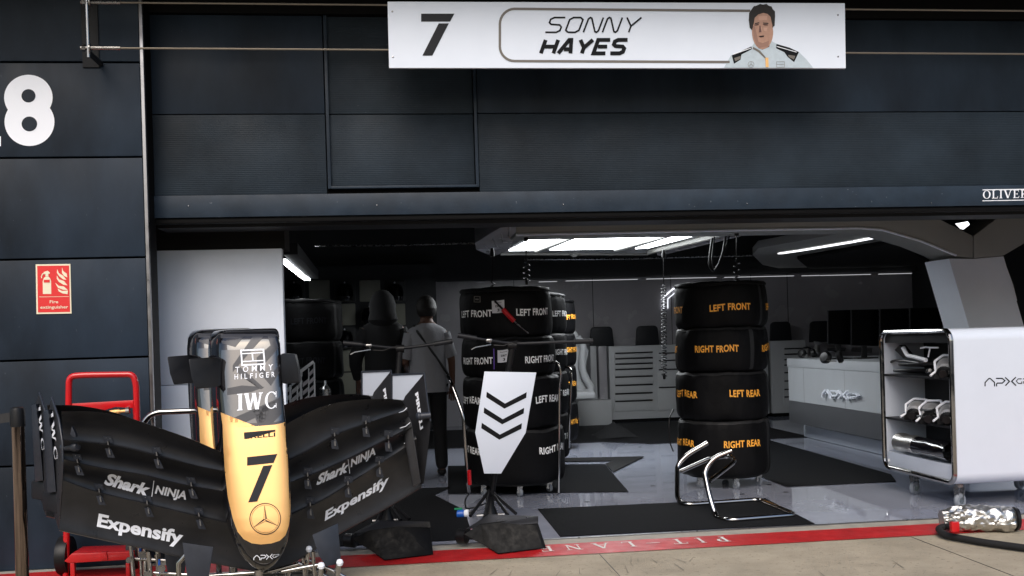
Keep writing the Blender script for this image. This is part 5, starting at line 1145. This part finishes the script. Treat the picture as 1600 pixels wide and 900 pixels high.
def spaced(word, a, c, h, ws, bold): 
    tot = sum(ws)+.6*(len(word)-1); x = 0
    for ch, w_ in zip(word, ws):
        p = Vector(a).lerp(Vector(c), x/tot); q = Vector(a).lerp(Vector(c), (x+w_)/tot); decal(b, xf(text2d(ch, bold), p, q, h), nmap, 'letterwhite', off=.003, gx=5); x += w_+.6
spaced('TOMMY', (368, 582.5), (427, 578), (0, -9.2), (.75, .95, .85, .85, .8), .005)
spaced('HILFIGER', (367, 593), (430, 589), (0, -8.2), (.75, .18, .6, .6, .18, .85, .6, .7), .01)
decal(b, xf(serif('IWC', gap=.1, T=.22, t=.10), (371, 641.5), (433.5, 637.5), (0, -26)), nmap, 'letterwhite', off=.003, gx=5, gy=6)
zz = lambda x, y: (380+x/3.75, 660+y/3.75)
decal(b, [poly([zz(*p) for p in ((6, 58), (190, 42), (192, 52), (24, 66), (24, 96), (8, 97))])], nmap, 'charcoal', off=.0040, gx=5)
decal(b, xf(text2d('IRELLI', .022, 0, 1.0), zz(30, 95), zz(190, 82), (0, -6.4)), nmap, 'charcoal', off=.0042, gx=5)
decal(b, xf(SEVEN, (386.5, 785), (434, 780), (0.2, -71)), nmap, 'charcoal', off=.004, gx=5, gy=6)
decal(b, [ring(415.2, 810.5, 24.2, 1.3), ring(415.2, 810.5, 21.6, .4)], nmap, 'charcoal', off=.004)
for a in (93, 213, -27):
    c = Vector((415.2, 811.5)); d = Vector((cos(radians(a)), -sin(radians(a)))); s = Vector((-d.y, d.x)); decal(b, [poly([c+d*22, c+s*2.4+d*1.5, c])], nmap, 'charcoal', off=.0042)
    decal(b, [ribbon([c+d*22, c-s*2.2+d*1.5], .5)], nmap, 'charcoal', off=.0044)
decal(b, [([(397+x*41.5, 875.5-y*41.5-x*2.) for x, y in vs], fs) for vs, fs in logo2d(1.15)], nmap, 'letterwhite', off=.003, gx=5)
b.build('nose_cone', wing, smooth=60)
# nose winglets
b = MB(); b.prism(V3([(294, 561, 4.88), (331, 558, 4.90), (346, 560, 4.97), (346, 604, 4.97), (338, 605, 4.90), (305, 608, 4.88), (299, 590, 4.87)]), (0, .10, 0), 'mattblack'); b.build('winglet', wing, bevel=.014)
b = MB(); b.prism(V3([(438, 552, 4.97), (461, 553, 4.90), (465.5, 575, 4.89), (468, 598, 4.90), (444, 600, 4.93), (440, 600, 4.97)]), (0, .10, 0), 'mattblack'); b.build('winglet', wing, bevel=.014)
# stand under the wing
def stand(dx):
    s = empty('wing_stand', (D(405, 900, 4.9)+Vector((0, 0, -.12))), None, 'stand', 'chrome tube stands carrying the front wings')
    for pts, r in (([(232, 862, 4.98), (236, 905, 4.98), (240, 950, 4.98)], .011), ([(244, 866, 5.0), (250, 905, 5.0), (252, 950, 5.0)], .008), ([(291, 866, 4.86), (279, 880, 4.86), (280, 950, 4.86)], .013),
                   ([(473, 872, 4.95), (474, 880, 4.95), (476, 905, 4.95), (478, 950, 4.95)], .009), ([(489, 862, 4.9), (492, 905, 4.9), (494, 950, 4.9)], .010), ([(502, 880, 4.85), (496, 950, 4.85)], .014), ([(529, 878, 4.85), (523, 950, 4.85)], .014),
                   ([(240, 895, 5.0), (330, 900, 5.0), (420, 893, 5.0), (480, 878, 5.0)], .010), ([(440, 893, 4.9), (500, 882, 4.9), (540, 902, 4.9)], .010), ([(466, 880, 4.95), (520, 905, 4.95)], .008), ([(404, 890, 4.9), (405, 950, 4.9)], .022)):
        b = MB(); b.tube([D(*p) for p in pts], r, 'chrome', 12); b.build('tube', s)
    for p in ((502, 884, 4.84), (531, 879, 4.84)):
        b = MB(); b.lathe([(.001, -.018), (.013, -.014), (.018, 0), (.013, .014), (.001, .018)], D(*p), (0, 0, 1), 'letterwhite', 16); b.build('end_ball', s)
    for pts in ([(285, 848, 4.80), (333, 855, 4.80), (326, 903, 4.80), (322, 930, 4.80), (297, 930, 4.80), (292, 900, 4.80)], [(488, 836, 4.86), (528, 818, 4.92), (533, 880, 4.90), (510, 885, 4.86), (498, 868, 4.86)]):
        b = MB(); b.prism(V3(pts), (0, .008, 0), 'carbonplate'); b.build('support_plate', s, bevel=.002)
    b = MB(); a = D(240, 955, 4.95); c = D(520, 955, 4.95); z_ = .03
    b.tube([Vector((a.x-.1, a.y-.2, z_)), Vector((c.x+.1, a.y-.2, z_)), Vector((c.x+.1, a.y+.25, z_)), Vector((a.x-.1, a.y+.25, z_)), Vector((a.x-.1, a.y-.2, z_))], .018, 'chrome', 12, fil=.06); b.build('base_frame', s)
    b = MB(); c = D(246, 885, 4.99); b.lathe([(.004, -.05), (.006, 0), (.004, .02)], D(249, 880, 4.97), (0, 0, 1), 'blue', 8); b.lathe([(.018, -.01), (.02, .01)], D(252, 888, 4.95), (.3, -1, 0), 'steel', 14); b.lathe([(.014, -.01), (.016, .01)], D(230, 897, 4.95), (.3, -1, 0), 'steel', 14); b.build('clamp', s)
    return s
sA = stand(0)
sA['label'] = 'chrome tube stand with grey plates carrying the nearer front wing'
wing['label'] = 'nearer front wing standing on end with gold nose marked 7 fully in view'
SH_ = Vector((-.185, .36, .012))
w2 = copy_tree(wing); w2.location = wing.location+SH_; w2['label'] = 'second front wing, half hidden behind the nearer one'
s2 = copy_tree(sA); s2.location = sA.location+Vector((-.185, .36, 0)); s2['label'] = 'chrome tube stand under the half hidden second front wing'
b = MB(); b.tube([D(224, 662, 5.5), D(232, 650, 5.5), D(246, 644, 5.5), D(300, 642, 5.5)], .016, 'chrome', 12, fil=.03)
q = D(300, 642, 5.5); b.tube([q, q+Vector((.1, .1, 0)), Vector((q.x+.1, q.y+.1, .02))], .016, 'chrome', 12, fil=.05); q2 = D(224, 662, 5.5); b.tube([q2, Vector((q2.x-.01, q2.y, .02))], .016, 'chrome', 12)
thing1('trolley_handle', b, 'bent chrome push handle seen between the red trolley and the second nose', 'handle')
b = MB(); b.prism([D(*p, 5.58) for p in ((293, 600), (302, 603), (307, 690), (299, 686))], (0, .05, 0), 'red'); thing1('red_flank_strip', b, 'narrow red strip standing in for the red flank of the second nose', 'sleeve', bevel=.008)  # separate strip added in place of the second nose's red flank stripe
# unseen pit wall behind the camera, kept dark to darken reflections
b = MB(); b.box((-60, -9.3, 0), (60, -9, 1.1), 'shelfbase'); S1('pit_wall', 'structure', b)
b = MB()
for x0_, x1_, h_ in ((-52, -20, 8), (-16, 6, 9.5), (10, 34, 8.5), (37, 60, 7.5)):     # unseen stand blocks added to darken and vary the reflections
    b.prism([(x0_, -34, 0), (x0_, -30, 1.5), (x0_, -44, h_), (x0_, -46, h_), (x0_, -46, 0)], (x1_-x0_, 0, 0), 'shelfbase')
S1('reflection_stand', 'structure', b)

# ============================================================ CAMERA, SKY, SUN
cam = bpy.data.objects.new('camera', bpy.data.cameras.new('camera')); COL.objects.link(cam); SC.camera = cam
cr_ = RT*_c-UP*_s; cu_ = RT*_s+UP*_c; cz_ = -FW
m_ = Matrix((cr_, cu_, cz_)).transposed().to_4x4(); m_.translation = Vector((0, 0, CH)); cam.matrix_world = m_
cam.data.sensor_fit = 'HORIZONTAL'; cam.data.sensor_width = 36; cam.data.lens = 36*FP/1600; cam.data.shift_y = 81/1600; cam.data.clip_start = .05; cam.data.clip_end = 500
SC.render.resolution_x = 1024; SC.render.resolution_y = 576
w = bpy.data.worlds.new('World'); SC.world = w; w.use_nodes = True; nt = w.node_tree; bg = nt.nodes['Background']
sky = nt.nodes.new('ShaderNodeTexSky'); sky.sky_type = 'NISHITA'; sky.sun_disc = False; sky.dust_density = 4; sky.air_density = 1.2; sky.ozone_density = 1
SE, SA = radians(46), radians(196)
sky.sun_elevation = SE; sky.sun_rotation = SA
hsv = nt.nodes.new('ShaderNodeHueSaturation'); hsv.inputs['Saturation'].default_value = 1.25
nt.links.new(sky.outputs[0], hsv.inputs['Color']); nt.links.new(hsv.outputs[0], bg.inputs[0]); bg.inputs[1].default_value = .15
sun = bpy.data.objects.new('sun', bpy.data.lights.new('sun', 'SUN')); COL.objects.link(sun)
sd = Vector((sin(SA)*cos(SE), cos(SA)*cos(SE), sin(SE)))
sun.rotation_euler = sd.to_track_quat('Z', 'Y').to_euler(); sun.data.energy = 1.5; sun.data.angle = radians(42); sun.data.color = (.98, .99, 1)
SC.view_settings.view_transform = 'Standard'; SC.view_settings.look = 'None'; SC.view_settings.exposure = .22; SC.view_settings.gamma = 1
try:
    SC.cycles.use_denoising = True; SC.cycles.max_bounces = 8; SC.cycles.sample_clamp_indirect = 4
except Exception: pass
